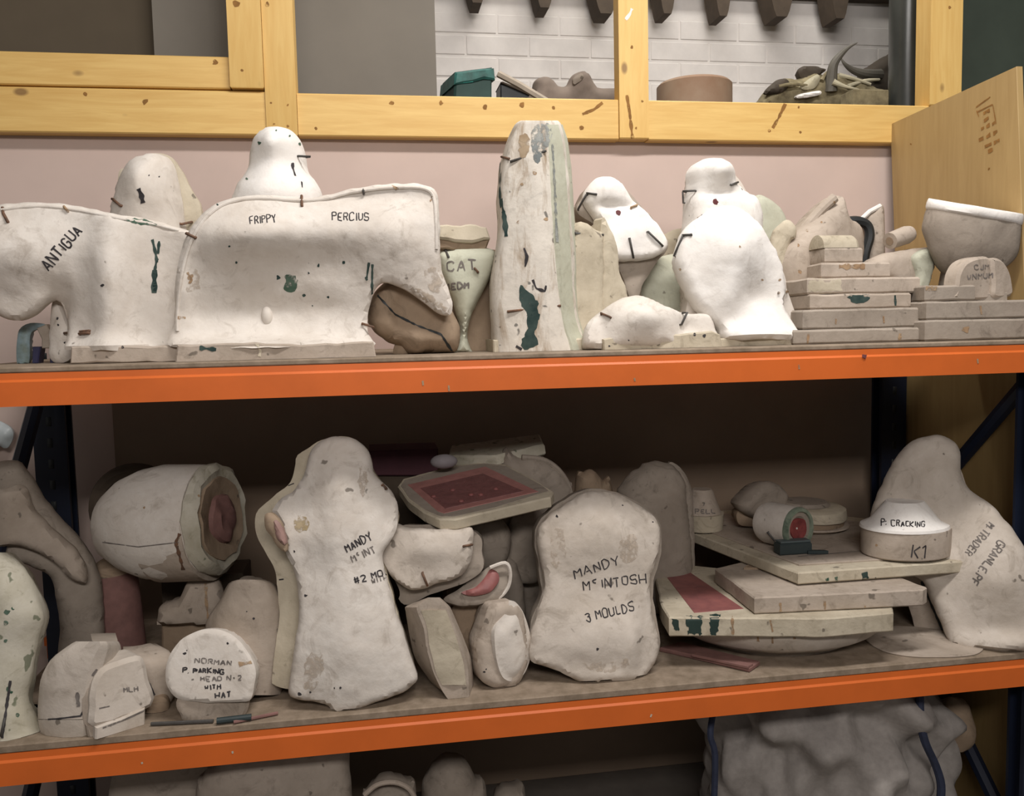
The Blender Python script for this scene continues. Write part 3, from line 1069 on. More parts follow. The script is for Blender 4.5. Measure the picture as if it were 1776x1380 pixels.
# --- brick-like block on top
t = mould('short brown plaster block resting on top of the funnel-shaped mould')
zt = at(800, 432, 0.215).z
t.add('upper_half', slab(PL(800, 410, 0.185, 8, 10), [(752, 392), (775, 388), (800, 391), (825, 388), (846, 392), (852, 414), (820, 418), (790, 419), (757, 412)], 0.10, 0.004, 0.01, amp=0.003, wob=0.004), M['cream'])
t.add('lower_half', slab(PL(800, 425, 0.195, 8, -10), [(756, 411), (790, 417), (820, 416), (852, 412), (846, 430), (840, 441), (800, 437), (762, 432)], 0.085, 0.004, 0.01, amp=0.003, wob=0.003), M['brown'])
t.staple((750, 396), (762, 394), r=0.003); t.staple((746, 416), (758, 421), r=0.003)
t.done()

# --- tall edge-on mould
t = mould('tallest narrow plaster mould standing edge-on with black paint drips')
Y0 = 0.10
LV = [(209, 908, 936, 968), (216, 898, 937, 974), (240, 886, 936, 981), (270, 877, 937, 985), (300, 870, 938, 989), (350, 867, 940, 992), (400, 868, 943, 996), (440, 863, 946, 998),
      (480, 856, 950, 999), (520, 855, 955, 1001), (550, 856, 960, 1004), (575, 857, 964, 1011), (590, 858, 967, 1022), (606, 858, 970, 1030), (612, 858, 970, 1031)]
lv = [(py, [(a, Y0 + 0.035), (a + (b - a) * 0.35, Y0 + 0.012), (b, Y0), (b + (c - b) * 0.6, Y0 + 0.03), (c, Y0 + 0.07), (c - 8, Y0 + 0.17), (a + 20, Y0 + 0.19), (a - 4, Y0 + 0.14)]) for py, a, b, c in LV]
t.add('body', levels(lv, 3, 3, 0.002, ZS), M['stained'], sharp=50)
lv2 = [(py, [(b + (c - b) * 0.25, Y0 + 0.012), (b + (c - b) * 0.6, Y0 + 0.026), (c + 0.5, Y0 + 0.066), (c + 2, Y0 + 0.12), (c - 6, Y0 + 0.15), (b + 10, Y0 + 0.12)]) for py, a, b, c in LV[1:]]
t.add('smooth_half', levels(lv2, 3, 2, 0.0015, ZS), M['green'], sharp=50)
t.add('foot', slab(PL(900, 606, 0.125), [(856, 590), (910, 588), (1010, 586), (1032, 590), (1032, 614), (856, 614)], 0.14, 0.003, 0.02, amp=0.002, wob=0.004, zmin=ZS), M['cream'])
t.staple((886, 281), (945, 262), r=0.0028, mat='iron'); t.staple((873, 273), (884, 276), r=0.003); t.staple((880, 540), (972, 530), r=0.003)
t.blot([(903, 495), (915, 505), (930, 518), (932, 535), (922, 548), (906, 532), (900, 512)], 'paint')
t.blot([(916, 540), (932, 536), (934, 565), (926, 575), (934, 595), (910, 607), (903, 595), (913, 575)], 'paint')
t.strokes('paint_stain', [[(869, 300), (867, 330), (869, 360)], [(870, 345), (876, 385), (878, 410)]], 7, 'paint'); t.strokes('paint_stain', [[(868, 275), (866, 320)]], 4, 'paint')
t.blot([(925, 222), (950, 214), (958, 232), (945, 262), (930, 285), (922, 250)], 'bluesmear'); t.blot([(900, 240), (915, 232), (918, 260), (905, 275)], 'brownwash')
t.strokes('blue_streak', [[(958, 250), (962, 330), (966, 420)]], 8, 'bluesmear')
t.strokes('paint_stain', [[(909, 430), (914, 445), (911, 462)], [(924, 485), (930, 500), (945, 505), (947, 495)], [(895, 600), (905, 606)]], 4, 'ink')
t.spots([(899, 385, 5), (947, 380, 6), (927, 300, 4), (905, 320, 4)], 'rustmark', name='rust_mark')
t.done()

# --- white boot-like mould
t = mould('very white boot-shaped mould with wire staples, tipped to the right')
t.add('front_half', relief(PL(1080, 400, 0.24, 5, 8), [(1012, 350), (1018, 326), (1034, 311), (1054, 309), (1074, 322), (1096, 350), (1122, 376), (1143, 402), (1154, 428), (1138, 446), (1100, 452), (1062, 449), (1046, 425), (1041, 396), (1028, 375)],
    0.012, 0.004, R=0.014, rim=0.016, step=0.006, bumps=[(1045, 335, 26, 26, 0.02), (1100, 405, 40, 40, 0.012), (1060, 362, 30, 8, -0.012)]), M['whiter'])
t.add('back_half', relief(PL(1080, 400, 0.275, 5, 8), [(998, 372), (1006, 342), (1025, 322), (1060, 315), (1100, 352), (1140, 400), (1155, 430), (1130, 462), (1112, 492), (1100, 522), (1088, 520), (1078, 490), (1062, 455), (1035, 400)],
    0.008, 0.06, R=0.03, rim=0.03, step=0.007, zmin=ZS), M['grey'])
t.add('spur', relief(PL(1092, 560, 0.30), [(1080, 470), (1112, 470), (1106, 540), (1104, 612), (1084, 612), (1082, 540)], 0.012, 0.02, step=0.007, zmin=ZS), M['dusty'])
t.spots([(1072, 370, 7)], 'hole', name='sprue_hole')
t.staple((1035, 337), (1020, 336), mat='iron'); t.staple((1019, 338), (1003, 364), mat='iron'); t.staple((1091, 413), (1098, 445), mat='iron'); t.staple((1122, 402), (1148, 427), mat='iron'); t.staple((1094, 362), (1104, 357), mat='rustmark')
t.done()

# --- two thick plates strapped together
t = mould('pair of thick cream plates stapled together between tall mould and boot-shaped mould')
t.add('plate', relief(PL(1015, 560, 0.20, 15), [(985, 402), (1030, 402), (1041, 420), (1041, 525), (1040, 614), (985, 614)], 0.012, 0.05, R=0.02, rim=0.03, zmin=ZS), M['cream'])
t.add('plate', relief(PL(1050, 560, 0.215, 20), [(1035, 396), (1050, 397), (1063, 430), (1067, 475), (1078, 500), (1084, 530), (1082, 614), (1036, 614)], 0.012, 0.05, R=0.02, rim=0.03, zmin=ZS), M['cream'])
t.staple((998, 405), (1046, 407), r=0.003, mat='iron')
t.done()

# --- rounds behind
t = mould('pale grey-green rounded mould behind the low saddle-shaped mould')
t.add('body', relief(PL(1150, 590, 0.33), [(1104, 612), (1104, 500), (1112, 468), (1132, 449), (1162, 441), (1195, 444), (1200, 520), (1200, 612)], 0.04, 0.05, R=0.06, zmin=ZS), M['green'])
t.add('seam_lip', relief(PL(1160, 590, 0.32), [(1150, 612), (1150, 460), (1163, 450), (1172, 470), (1178, 520), (1182, 612)], 0.02, 0.01, R=0.02, zmin=ZS), M['white'])
t.done()
t = mould('pale slab-like mould leaning far back between the boot-shaped and ball-topped moulds')
t.add('body', relief(PL(1170, 590, 0.45), [(1138, 612), (1140, 430), (1155, 405), (1190, 394), (1230, 400), (1235, 612)], 0.02, 0.05, R=0.03, zmin=ZS), M['cream'])
t.add('edge', slab(PL(1170, 500, 0.435), [(1160, 408), (1188, 398), (1190, 404), (1164, 413)], 0.02, 0.002), M['grey'])
t.done()

# --- low saddle mould
t = mould('low saddle-shaped white mould with a wire hook at its right end')
t.add('shell', relief(PL(1130, 590, 0.10, 0, 18), [(1012, 600), (1016, 566), (1036, 545), (1060, 529), (1086, 517), (1112, 518), (1140, 531), (1166, 541), (1190, 546), (1212, 546), (1230, 551), (1238, 575), (1246, 600), (1190, 602), (1110, 604), (1045, 606)],
    0.012, 0.05, R=0.014, rim=0.016, step=0.006, zmin=ZS, bumps=[(1105, 565, 50, 32, 0.045), (1185, 575, 20, 25, -0.012), (1040, 575, 14, 40, -0.01)]), M['white'])
t.add('foot', slab(PL(1140, 595, 0.075), [(1046, 588), (1090, 582), (1160, 580), (1236, 573), (1250, 580), (1252, 612), (1046, 612)], 0.10, 0.003, 0.02, amp=0.002, wob=0.004, zmin=ZS), M['cream'])
t.staple((1188, 541), (1228, 541), r=0.0028, mat='iron'); t.staple((1179, 563), (1189, 542), r=0.0028, mat='iron'); t.staple((1043, 546), (1060, 551), mat='rust')
t.spots([(1205, 580, 3), (1221, 582, 4), (1090, 590, 2), (1057, 600, 3)], 'ink', 1)
t.done()

# --- ball-topped mould and the head-shaped one before it
t = mould('very white ball-topped mould with a dark red hole, behind the egg-shaped mould')
t.add('front_half', relief(PL(1240, 600, 0.30), [(1183, 614), (1183, 420), (1186, 360), (1190, 325), (1191, 302), (1204, 284), (1228, 276), (1252, 281), (1266, 297), (1271, 318), (1288, 332), (1308, 348), (1316, 380), (1314, 450), (1312, 614)],
    0.06, 0.01, R=0.05, rim=0.012, zmin=ZS, bumps=[(1228, 300, 22, 20, 0.03), (1235, 340, 40, 8, -0.012)]), M['whiter'])
t.add('back_half', relief(PL(1240, 600, 0.325), [(1190, 614), (1190, 420), (1192, 330), (1200, 290), (1230, 276), (1262, 292), (1300, 345), (1316, 380), (1316, 614)], 0.004, 0.05, R=0.04, rim=0.02, zmin=ZS), M['white'])
t.spots([(1240, 350, 7)], 'hole', name='sprue_hole'); t.spots([(1218, 374, 3), (1274, 367, 4)], 'ink')
t.staple((1186, 332), (1207, 331), r=0.0026, mat='iron'); t.staple((1187, 333), (1188, 352), r=0.0026, mat='iron'); t.staple((1266, 320), (1277, 317), mat='iron'); t.staple((1218, 375), (1212, 378), mat='rustmark')
t.done()
t = mould('broad egg-shaped very white mould flaring at its foot, right of the low saddle')
t.add('shell', relief(PL(1270, 590, 0.12, 0, 10), [(1176, 420), (1186, 399), (1206, 380), (1230, 367), (1256, 361), (1284, 372), (1306, 393), (1326, 419), (1341, 442), (1353, 468), (1358, 500), (1356, 530), (1366, 553), (1378, 576), (1372, 594), (1330, 592), (1290, 594), (1252, 592), (1240, 570), (1216, 546), (1196, 516), (1184, 492), (1173, 466), (1170, 442)],
    0.012, 0.05, R=0.014, Rb=0.05, rim=0.020, step=0.007, zmin=ZS, bumps=[(1258, 440, 55, 62, 0.055), (1308, 520, 34, 26, -0.014), (1300, 590, 70, 20, 0.036), (1250, 520, 30, 40, 0.02)]), M['whiter'])
t.add('back_half', relief(PL(1270, 590, 0.175), [(1190, 425), (1215, 385), (1256, 363), (1300, 388), (1345, 450), (1362, 510), (1376, 560), (1376, 612), (1190, 612), (1188, 520)], 0.004, 0.06, R=0.04, rim=0.03, step=0.009, zmin=ZS), M['white'])
t.add('foot', slab(PL(1310, 596, 0.09), [(1246, 588), (1310, 586), (1374, 580), (1380, 612), (1246, 612)], 0.10, 0.003, 0.02, amp=0.002, wob=0.004, zmin=ZS), M['cream'])
t.staple((1186, 409), (1200, 408), mat='iron'); t.staple((1186, 410), (1172, 445), mat='iron'); t.staple((1349, 508), (1364, 506), r=0.0035, mat='rustmark')
t.spots([(1322, 485, 3), (1283, 428, 3), (1180, 467, 3), (1352, 485, 3), (1335, 378, 2)], 'rustmark')
t.done()

# --- pale rounds right of it
t = mould('pale grey-green half round leaning behind the egg-shaped mould')
t.add('body', relief(PL(1330, 580, 0.40), [(1290, 614), (1292, 380), (1304, 345), (1322, 340), (1346, 356), (1362, 380), (1370, 430), (1372, 614)], 0.02, 0.05, R=0.03, zmin=ZS), M['green'])
t.add('cream_edge', relief(PL(1350, 580, 0.30, -20), [(1358, 384), (1378, 390), (1380, 410), (1366, 440), (1360, 614), (1330, 614), (1332, 432)], 0.012, 0.03, R=0.02, step=0.006, zmin=ZS), M['cream'])
t.done()

# --- half dome with a thick ridge
t = mould('half-dome mould with a thick ridged rim leaning right, behind the stacked plates')
t.add('shell', relief(PL(1410, 500, 0.33, 25), [(1448, 341), (1452, 372), (1474, 391), (1480, 430), (1476, 470), (1470, 614), (1395, 614), (1385, 545), (1362, 512), (1356, 470), (1362, 432), (1383, 400), (1412, 367), (1434, 346)],
    0.045, 0.05, R=0.05, rim=0.014, zmin=ZS, amp=0.003), M['dusty'])
t.add('ridge', tube(catmull([tuple(at(x, y, 0.315)) for x, y in ((1447, 343), (1420, 368), (1392, 402), (1370, 436), (1362, 475), (1372, 515))], 5, False), 0.012, 10), M['dusty'])
t.add('lower_piece', relief(PL(1390, 560, 0.27, 10), [(1372, 535), (1395, 512), (1410, 515), (1415, 614), (1384, 614)], 0.01, 0.05, R=0.02, zmin=ZS), M['grey'])
t.spots([(1400, 400, 4), (1385, 425, 4), (1425, 385, 3), (1447, 352, 4), (1388, 470, 6)], 'rustmark', name='rust_mark')
t.done()

# --- rubber strap and upright shell
t = mould('black rubber strap wedged behind the small block on the plate stack', 'rubber_strap', None, 'strap')
t.add('rubber_strap', tube(catmull([tuple(at(x, y, 0.40)) for x, y in ((1462, 386), (1485, 383), (1503, 390), (1508, 410), (1500, 440), (1495, 480))], 5, False) + [Vector((at(1495, 480, 0.40).x, 0.40, ZS + 0.012))], 0.012, 8), M['black']); t.done()
t = mould('upright curved plaster shard standing by the plywood sheet')
t.add('body', relief(PL(1515, 580, 0.42, -15), [(1494, 380), (1508, 366), (1528, 355), (1533, 380), (1534, 440), (1536, 614), (1500, 614), (1500, 440)], 0.015, 0.025, R=0.02, step=0.007, zmin=ZS), M['dusty'])
t.add('white_edge', tube([at(1494, 380, 0.405), at(1508, 367, 0.405), at(1527, 357, 0.405)], 0.006, 8), M['whiter'])
t.done()

# --- stack of plates
def plate(label, outl, Y, depth, mat, extra=None, yaw=0):
    t = mould(label)
    t.add('plate', slab(PL(outl[0][0], outl[0][1], Y, yaw), outl, depth, 0.003, 0.015, amp=0.0015, wob=0.002), M[mat])
    if extra:
        extra(t)
    t.done()


def ps(lines, w=3, mat='rustmark'):
    return lambda t: [t.strokes('stain', [q], w, mat) for q in lines]


def zb(z): return z
def row(px0, px1, z, Y): 
    a, b = at(px0, 560, Y), at(px1, 560, Y)
    return a.x, b.x


def zplate(label, px0, px1, py_t, Y, zlo, depth, mat, extra=None, name='plaster_mould', ends=None, yaw=0, py_tl=None):
    """flat plate lying level: left and right ends by pixel, bottom resting at zlo, top where py_t is seen"""
    c0, c1 = at(px0, py_t, Y), at(px1, py_t, Y)
    z1 = (at((px0 + px1) / 2, py_t, Y)).z
    t = mould(label, name)

    class P0:
        def w(s, a, b, h=0):
            return Vector((a, b, z1 + h))
    k = depth
    e = ends or [(c0.x, Y), (c1.x, Y), (c1.x + 0.02, Y + k), (c0.x + 0.02, Y + k)]
    t.add('plate', slab_uv(P0(), e, z1 - zlo, 0.004, 0.015, 0.0015, 0.003), M[mat])
    if extra:
        extra(t)
    t.done()
    return z1


za = zplate('lowest dusty plaster plate of the stack left of the rounded end block', 1376, 1602, 570, 0.08, ZS, 0.32, 'grey', ps([[(1400, 600), (1402, 578)], [(1560, 590), (1561, 578)]], 4))
zb_ = zplate('second plate from the bottom of the left stack, long and grey-pink', 1392, 1612, 535, 0.10, za + 0.0006, 0.30, 'grey', ps([[(1532, 548), (1533, 560)], [(1450, 552), (1449, 562)]], 3))
zc_ = zplate('plate with a black paint smear in the left stack', 1405, 1580, 509, 0.13, zb_ + 0.0006, 0.26, 'dusty', lambda t: (t.blot([(1470, 512), (1488, 508), (1508, 512), (1502, 524), (1482, 526), (1472, 522)], 'paint'), t.strokes('stain', [[(1552, 512), (1553, 530)]], 4, 'paint')))
zd_ = zplate('upper cream plate of the left stack with a cream end', 1400, 1596, 481, 0.14, zc_ + 0.0006, 0.24, 'dusty', lambda t: t.blot([(1402, 484), (1460, 484), (1460, 508), (1402, 508)], 'cream', smooth=False))
ze_ = zplate('short plate near the top of the left stack', 1424, 1545, 455, 0.17, zd_ + 0.0006, 0.16, 'dusty', ps([[(1455, 462), (1500, 462)]], 8))

t = mould('small two-piece plaster block crowning the left plate stack')
c = at(1460, 440, 0.19)
z1 = at(1460, 428, 0.19).z
z2 = at(1460, 404, 0.19).z
LC = at(1492, 440, 0.19).x - at(1427, 440, 0.19).x
t.add('base', box(at(1430, 440, 0.19).x, at(1496, 440, 0.19).x, 0.19, 0.27, ze_ + 0.0006, z1 - 0.002, 0.004), M['dusty'])
t.add('cap', revolve((at(1427, 440, 0.19).x, 0.225, z1 - 0.0015), (1, 0, 0), [(0, 0.004), (0.004, 0.030), (LC - 0.006, 0.030), (LC, 0.026)], 24, squash=1.1), M['cream'])
for q in t.parts[1][1]:
    q.z = max(q.z, z1 - 0.0015)
    q.z = min(q.z, z2 + 0.001)
t.done()

t = mould('hollow brown plaster tube lying on the left stack', 'plaster_tube')
c = at(1548, 421, 0.30)
zt0 = zd_ + 0.0006
t.add('tube', revolve((at(1543, 415, 0.26).x, 0.26, at(1545, 418, 0.26).z), (0.75, 0.25, 0.22), [(0, 0.010), (0.001, 0.019), (0.055, 0.021), (0.07, 0.018)], 20), M['dusty'])
t.add('bore', revolve((at(1543, 415, 0.26).x, 0.26, at(1545, 418, 0.26).z), (0.75, 0.25, 0.22), [(-0.0008, 0.0095), (0.0002, 0.0095)], 16), M['brown'])
t.done()

t = mould('rough grey chunk with a pale green edge at the right of the left stack')
t.add('body', relief(PL(1560, 500, 0.27, 10), [(1498, 470), (1528, 442), (1568, 434), (1606, 431), (1612, 456), (1604, 492), (1594, 540), (1590, 614), (1540, 614), (1540, 500)], 0.02, 0.05, R=0.03, rim=0.02, amp=0.004, zmin=zd_ + 0.0006), M['dusty'])
t.add('green_edge', relief(PL(1595, 500, 0.245, 20), [(1584, 445), (1606, 432), (1614, 454), (1606, 492), (1594, 524), (1578, 528), (1588, 480)], 0.008, 0.012, R=0.012, step=0.005), M['green'])
t.done()

# --- right-hand plates
zr1 = zplate('bottom grey plate of the right-hand pile', 1604, 1830, 553, 0.06, ZS, 0.30, 'grey', ps([[(1668, 570), (1680, 572)]], 10))
zr2 = zplate('second grey plate of the right-hand pile, under the rounded end block', 1607, 1800, 521, 0.07, zr1 + 0.0006, 0.28, 'grey', ps([[(1700, 530), (1702, 545)]], 4))
zr3 = zplate('small thin plate lying at the left end of the right-hand pile', 1604, 1690, 494, 0.085, zr2 + 0.0006, 0.09, 'grey', ps([[(1605, 500), (1625, 500)]], 8))

t = mould('rounded two-piece end block with faint pencil writing on the right-hand pile')
t.add('front_half', slab(PL(1690, 510, 0.095, 14), catmull([(1660, 519), (1660, 500), (1664, 474), (1676, 454), (1698, 445), (1718, 447), (1722, 470), (1722, 500), (1722, 518)], 4), 0.040, 0.006, 0.02, amp=0.001), M['dusty'])
t.add('back_half', slab(PL(1742, 510, 0.105, 14), catmull([(1726, 516), (1724, 490), (1722, 458), (1724, 447), (1738, 450), (1750, 464), (1757, 488), (1756, 512)], 4), 0.040, 0.006, 0.02, amp=0.001), M['dusty'])
t.add('plinth', slab(PL(1700, 520, 0.105), [(1668, 508), (1748, 506), (1748, 540), (1668, 540)], 0.035, 0.003, zmin=zr2 + 0.0006), M['grey'])
t.write('WNMUM', 1678, 485, 9, 4, 0.7, 2.0, 'fadedink'); t.write('CJM', 1690, 468, 8, 4, 0.8, 2.0, 'fadedink')
t.done()

t = mould('large grey half bowl with a bright white rim above the rounded end block', 'half_bowl_mould')
BLV = [(352, 1611, 1773, 0.0), (375, 1603, 1773, 0.0), (400, 1601, 1770, 0.002), (425, 1606, 1764, 0.006), (450, 1616, 1752, 0.014), (470, 1630, 1735, 0.022), (488, 1650, 1712, 0.032)]
BSL = [(1612, 0.16), (1612, 0.15), (1612, 0.12), (1612, 0.09), (1612, 0.05), (1612, 0.02), (1612, 0.0)]
BP = lambda a, b, d: [(a, .235 + d * .3), (a + (b - a) * .18, .185 + d), (a + (b - a) * .5, .155 + d), (a + (b - a) * .8, .160 + d), (b, .185), (b - 40, .245), (a + 20, .30)]
t.add('bowl', levels([(py, BP(a, b, d)) for py, a, b, d in BLV], 3, 4, 0.004, slope=BSL), M['grey'], sharp=50)
t.add('rim', levels([(py, BP(a, b, d)) for py, a, b, d in ((344, 1611, 1774, 0.004), (347, 1609, 1776, -0.003), (358, 1606, 1776, -0.004), (363, 1606, 1774, 0.004))], 2, 4, 0.004, slope=[(1612, 0.165)] * 4), M['whiter'], sharp=50)
t.add('foot', relief(PL(1690, 520, 0.225), [(1644, 465), (1728, 462), (1724, 614), (1650, 614)], 0.02, 0.04, R=0.03, zmin=zr2 + 0.0006), M['grey'])
t.done()

# --- blue plastic loop by the ANTIGUA mould
t = Thing('plastic_strap', 'pale blue plastic loop with dark clips at the far left of the upper shelf', 'strap')
M['bluepl'] = plain('pale_blue_plastic', (0.30, 0.42, 0.50), 0.4, scale=30, col2=(0.16, 0.20, 0.16))
M['indigo'] = plain('indigo_plastic', (0.03, 0.03, 0.075), 0.4)
pl = PL(60, 620, 0.22)
t.add('loop', relief(pl, [(32, 630), (32, 585), (38, 568), (55, 560), (78, 562), (82, 572), (62, 572), (54, 585), (52, 630)], 0.004, 0.02, R=0.01, step=0.005, zmin=ZS, wob=0), M['bluepl'])
t.add('clip', slab(PL(75, 600, 0.205), [(63, 569), (80, 562), (93, 588), (90, 604), (72, 604), (72, 588)], 0.02, 0.002, zmin=ZS), M['grey'])
t.add('block', slab(PL(75, 620, 0.20), [(56, 601), (70, 601), (66, 630), (55, 630)], 0.03, 0.002, zmin=ZS), M['indigo'])
t.add('block', slab(PL(95, 620, 0.20), [(86, 601), (104, 602), (104, 630), (86, 630)], 0.03, 0.002, zmin=ZS), M['indigo'])
t.done()

# ================================================================== THINGS IN THE LOFT
ZL = rail_z - 0.0115
t = Thing('storage_box', 'small teal and black box standing in the loft by the grey board', 'box')
M['teal'] = plain('teal_plastic', (0.06, 0.42, 0.37), 0.5, scale=12, col2=(0.04, 0.30, 0.26))
M['midteal'] = plain('worn_teal_plastic', (0.05, 0.20, 0.175), 0.5, scale=22, col2=(0.025, 0.07, 0.062))
M['darkteal'] = plain('dark_teal', (0.03, 0.07, 0.06), 0.6, scale=14)
YL = 1.10
t.add('body', slab(PL(825, 160, YL, 12), [(784, 230), (789, 140), (790, 124), (854, 116), (854, 142), (854, 230)], 0.14, 0.006, 0.02, amp=0.003, zmin=ZL), M['darkteal'])
t.add('lid', slab(PL(825, 130, YL - 0.01, 12), [(788, 146), (790, 125), (825, 120), (858, 117), (860, 138), (840, 136), (820, 142)], 0.16, 0.006, 0.02, amp=0.003), M['midteal'])
t.add('label_patch', slab(PL(805, 137, YL - 0.013, 12), [(798, 131), (818, 130), (821, 142), (800, 144)], 0.008, 0.001), M['teal'])
t.done()
M['palewood'] = plain('pale_wood', (0.42, 0.36, 0.29), 0.8, scale=25)
t = Thing('plank', 'pale plank leaning against the teal box in the loft', 'plank')
t.add('plank', tube([at(864, 128, 0.99), at(900, 147, 0.97), at(955, 180, 0.95)], 0.010, 6), M['palewood']); t.done()
t = Thing('shadow_block', 'black block added in place of the shadow under the leaning plank', 'shadow block')  # dark shadow beside the plank, put in as a black solid
t.add('body', slab(PL(890, 165, 1.32), [(868, 290), (868, 146), (882, 148), (922, 166), (922, 290)], 0.10, 0.004, zmin=ZL), M['black'])
t.add('rim', slab(PL(890, 160, 1.31), [(868, 143), (872, 141), (926, 162), (926, 168)], 0.12, 0.002), M['darkwood'])  # slanting upper edge of the same shadow shape
t.done()
M['taupe'] = plain('taupe_clay', (0.25, 0.20, 0.165), 0.9, scale=20)
t = Thing('clay_form', 'taupe two-humped clay form lying in the loft left of the middle post', 'clay form')
t.add('body', relief(PL(1000, 165, 1.05), [(915, 200), (922, 160), (926, 142), (942, 134), (956, 140), (966, 150), (980, 150), (992, 132), (1008, 125), (1022, 134), (1032, 153), (1060, 154), (1085, 158), (1085, 200)],
    0.05, 0.06, R=0.04, zmin=ZL), M['taupe'])
t.add('ridge', relief(PL(1005, 140, 1.0), [(994, 136), (1008, 127), (1012, 134), (1002, 144), (994, 148)], 0.004, 0.02, R=0.01, step=0.006), M['grey'])
t.done()
t = Thing('shallow_drum', 'shallow round brown drum in the loft right of the middle post', 'drum')
c = at(1204, 160, 1.12)
rd = (at(1265, 160, 1.12).x - at(1142, 160, 1.12).x) / 2
M['drum'] = plain('drum_skin', (0.33, 0.235, 0.16), 0.7, scale=8, col2=(0.26, 0.15, 0.09))
zt = at(1204, 146, 1.12).z
t.add('shell', revolve((c.x, c.y, ZL), (0, 0, 1), [(0, rd), (zt - ZL - 0.008, rd), (zt - ZL, rd - 0.008)], 40), M['drum'])
t.add('skin', revolve((c.x, c.y, zt - 0.0005), (0, 0, 1), [(0, rd - 0.012), (0.0025, rd - 0.014)], 40), M['dusty'])
t.done()
t = Thing('peg', 'tiny black peg standing between the drum and the animal skull', 'peg')
t.add('peg', revolve(at(1283, 178, 1.1), (0.1, 0, 1), [(0, 0.007), (0.03, 0.008), (0.042, 0.004)], 10), M['black']); t.done()
for v in [bpy.data.objects['peg']]:
    v.location.z = ZL
# horned skulls
M['bone'] = plain('weathered_bone', (0.27, 0.23, 0.135), 0.85, scale=25, col2=(0.10, 0.08, 0.045))
M['horn'] = plain('grey_horn', (0.12, 0.11, 0.09), 0.6, scale=20)
M['palebone'] = plain('pale_bone', (0.50, 0.46, 0.33), 0.8, scale=25)
M['antler'] = plain('dark_bone', (0.07, 0.055, 0.04), 0.8, scale=25)
YK = 1.10
t = Thing('animal_skull', 'weathered animal skull with a tall curved grey horn lying in the loft', 'skull')
i0 = t.add('cranium', relief(PL(1440, 160, YK), [(1322, 165), (1332, 156), (1352, 138), (1372, 140), (1390, 134), (1405, 126), (1425, 134), (1450, 128), (1475, 140), (1500, 150), (1535, 165), (1535, 195), (1325, 195)],
    0.05, 0.06, R=0.03, amp=0.012, zmin=ZL), M['bone'])
for q in (((1350, 150, -.07), (1375, 146, -.075), (1400, 148, -.07)), ((1455, 130, -.05), (1480, 136, -.06), (1510, 146, -.06)), ((1425, 140, -.06), (1432, 128, -.05), (1445, 120, -.03)), ((1470, 150, -.07), (1500, 140, -.05), (1525, 138, -.03))):
    t.add('rib_bone', tube(catmull([tuple(at(x, y, YK + dy)) for x, y, dy in q], 4, False), 0.007, 7, 0.004), M['bone' if q[0][0] < 1440 else 'palebone'])
def horn(pts, Y, r0, mat='horn'):
    P = catmull([tuple(at(x, y, Y + dy)) for x, y, dy in pts], 5, False)
    return tube(P, r0, 10, 0.0015)
t.add('horn', horn([(1440, 158, 0), (1442, 135, -.01), (1446, 112, -.02), (1458, 95, -.03), (1472, 82, -.04), (1487, 74, -.05)], YK - 0.05, 0.022), M['horn'])
t.add('cheek_bone', horn([(1445, 142, 0), (1465, 150, -.01), (1490, 155, -.01)], YK - 0.075, 0.010), M['palebone'])
t.add('jaw_bone', relief(PL(1405, 150, YK - 0.06), [(1386, 152), (1402, 138), (1417, 130), (1420, 142), (1408, 156)], 0.008, 0.02, R=0.015, step=0.008), M['palebone'])
t.add('snout_bone', relief(PL(1345, 160, YK - 0.055), [(1324, 162), (1338, 146), (1352, 138), (1368, 142), (1360, 158), (1336, 164)], 0.012, 0.02, R=0.015, step=0.008, amp=0.004), M['antler'])
t.add('brow_bone', relief(PL(1410, 130, YK - 0.03), [(1383, 124), (1395, 115), (1420, 118), (1432, 122), (1418, 132), (1400, 142), (1388, 136)], 0.01, 0.03, R=0.015, step=0.008, amp=0.005), M['antler'])
t.add('tooth_row', relief(PL(1400, 165, YK - 0.068), [(1380, 166), (1400, 161), (1421, 158), (1421, 165), (1400, 169), (1382, 171)], 0.006, 0.015, R=0.01, step=0.006), M['whiter'])
t.done()
t = Thing('animal_skull', 'second skull with a horn curling left, half hidden by the dark pipe', 'skull')
i0 = t.add('cranium', relief(PL(1510, 150, YK + 0.16), [(1490, 195), (1492, 130), (1505, 116), (1530, 100), (1560, 96), (1580, 195)], 0.04, 0.05, R=0.04, amp=0.005, zmin=ZL), M['antler'])
t.add('horn', horn([(1525, 130, 0), (1500, 128, -.02), (1480, 122, -.03), (1466, 112, -.04), (1458, 100, -.04)], YK + 0.10, 0.020), M['horn'])
t.done()
t = Thing('plank', 'flat olive plank lying under the animal skulls in the loft', 'plank')
za2 = at(1480, 162, YK - 0.12).z
t.add('plank', box(at(1430, 165, YK).x, at(1488, 165, YK).x, YK - 0.17, YK - 0.10, ZL, za2, 0.003), M['bone']); t.done()


# ================================================================== THINGS ON THE LOWER SHELF
G_LO = 'plaster moulds on the lower shelf'
ZT = Z2 + 0.0004


def lmould(label, name='plaster_mould', cat='mould'):
    return Thing(name, label, cat, G_LO)


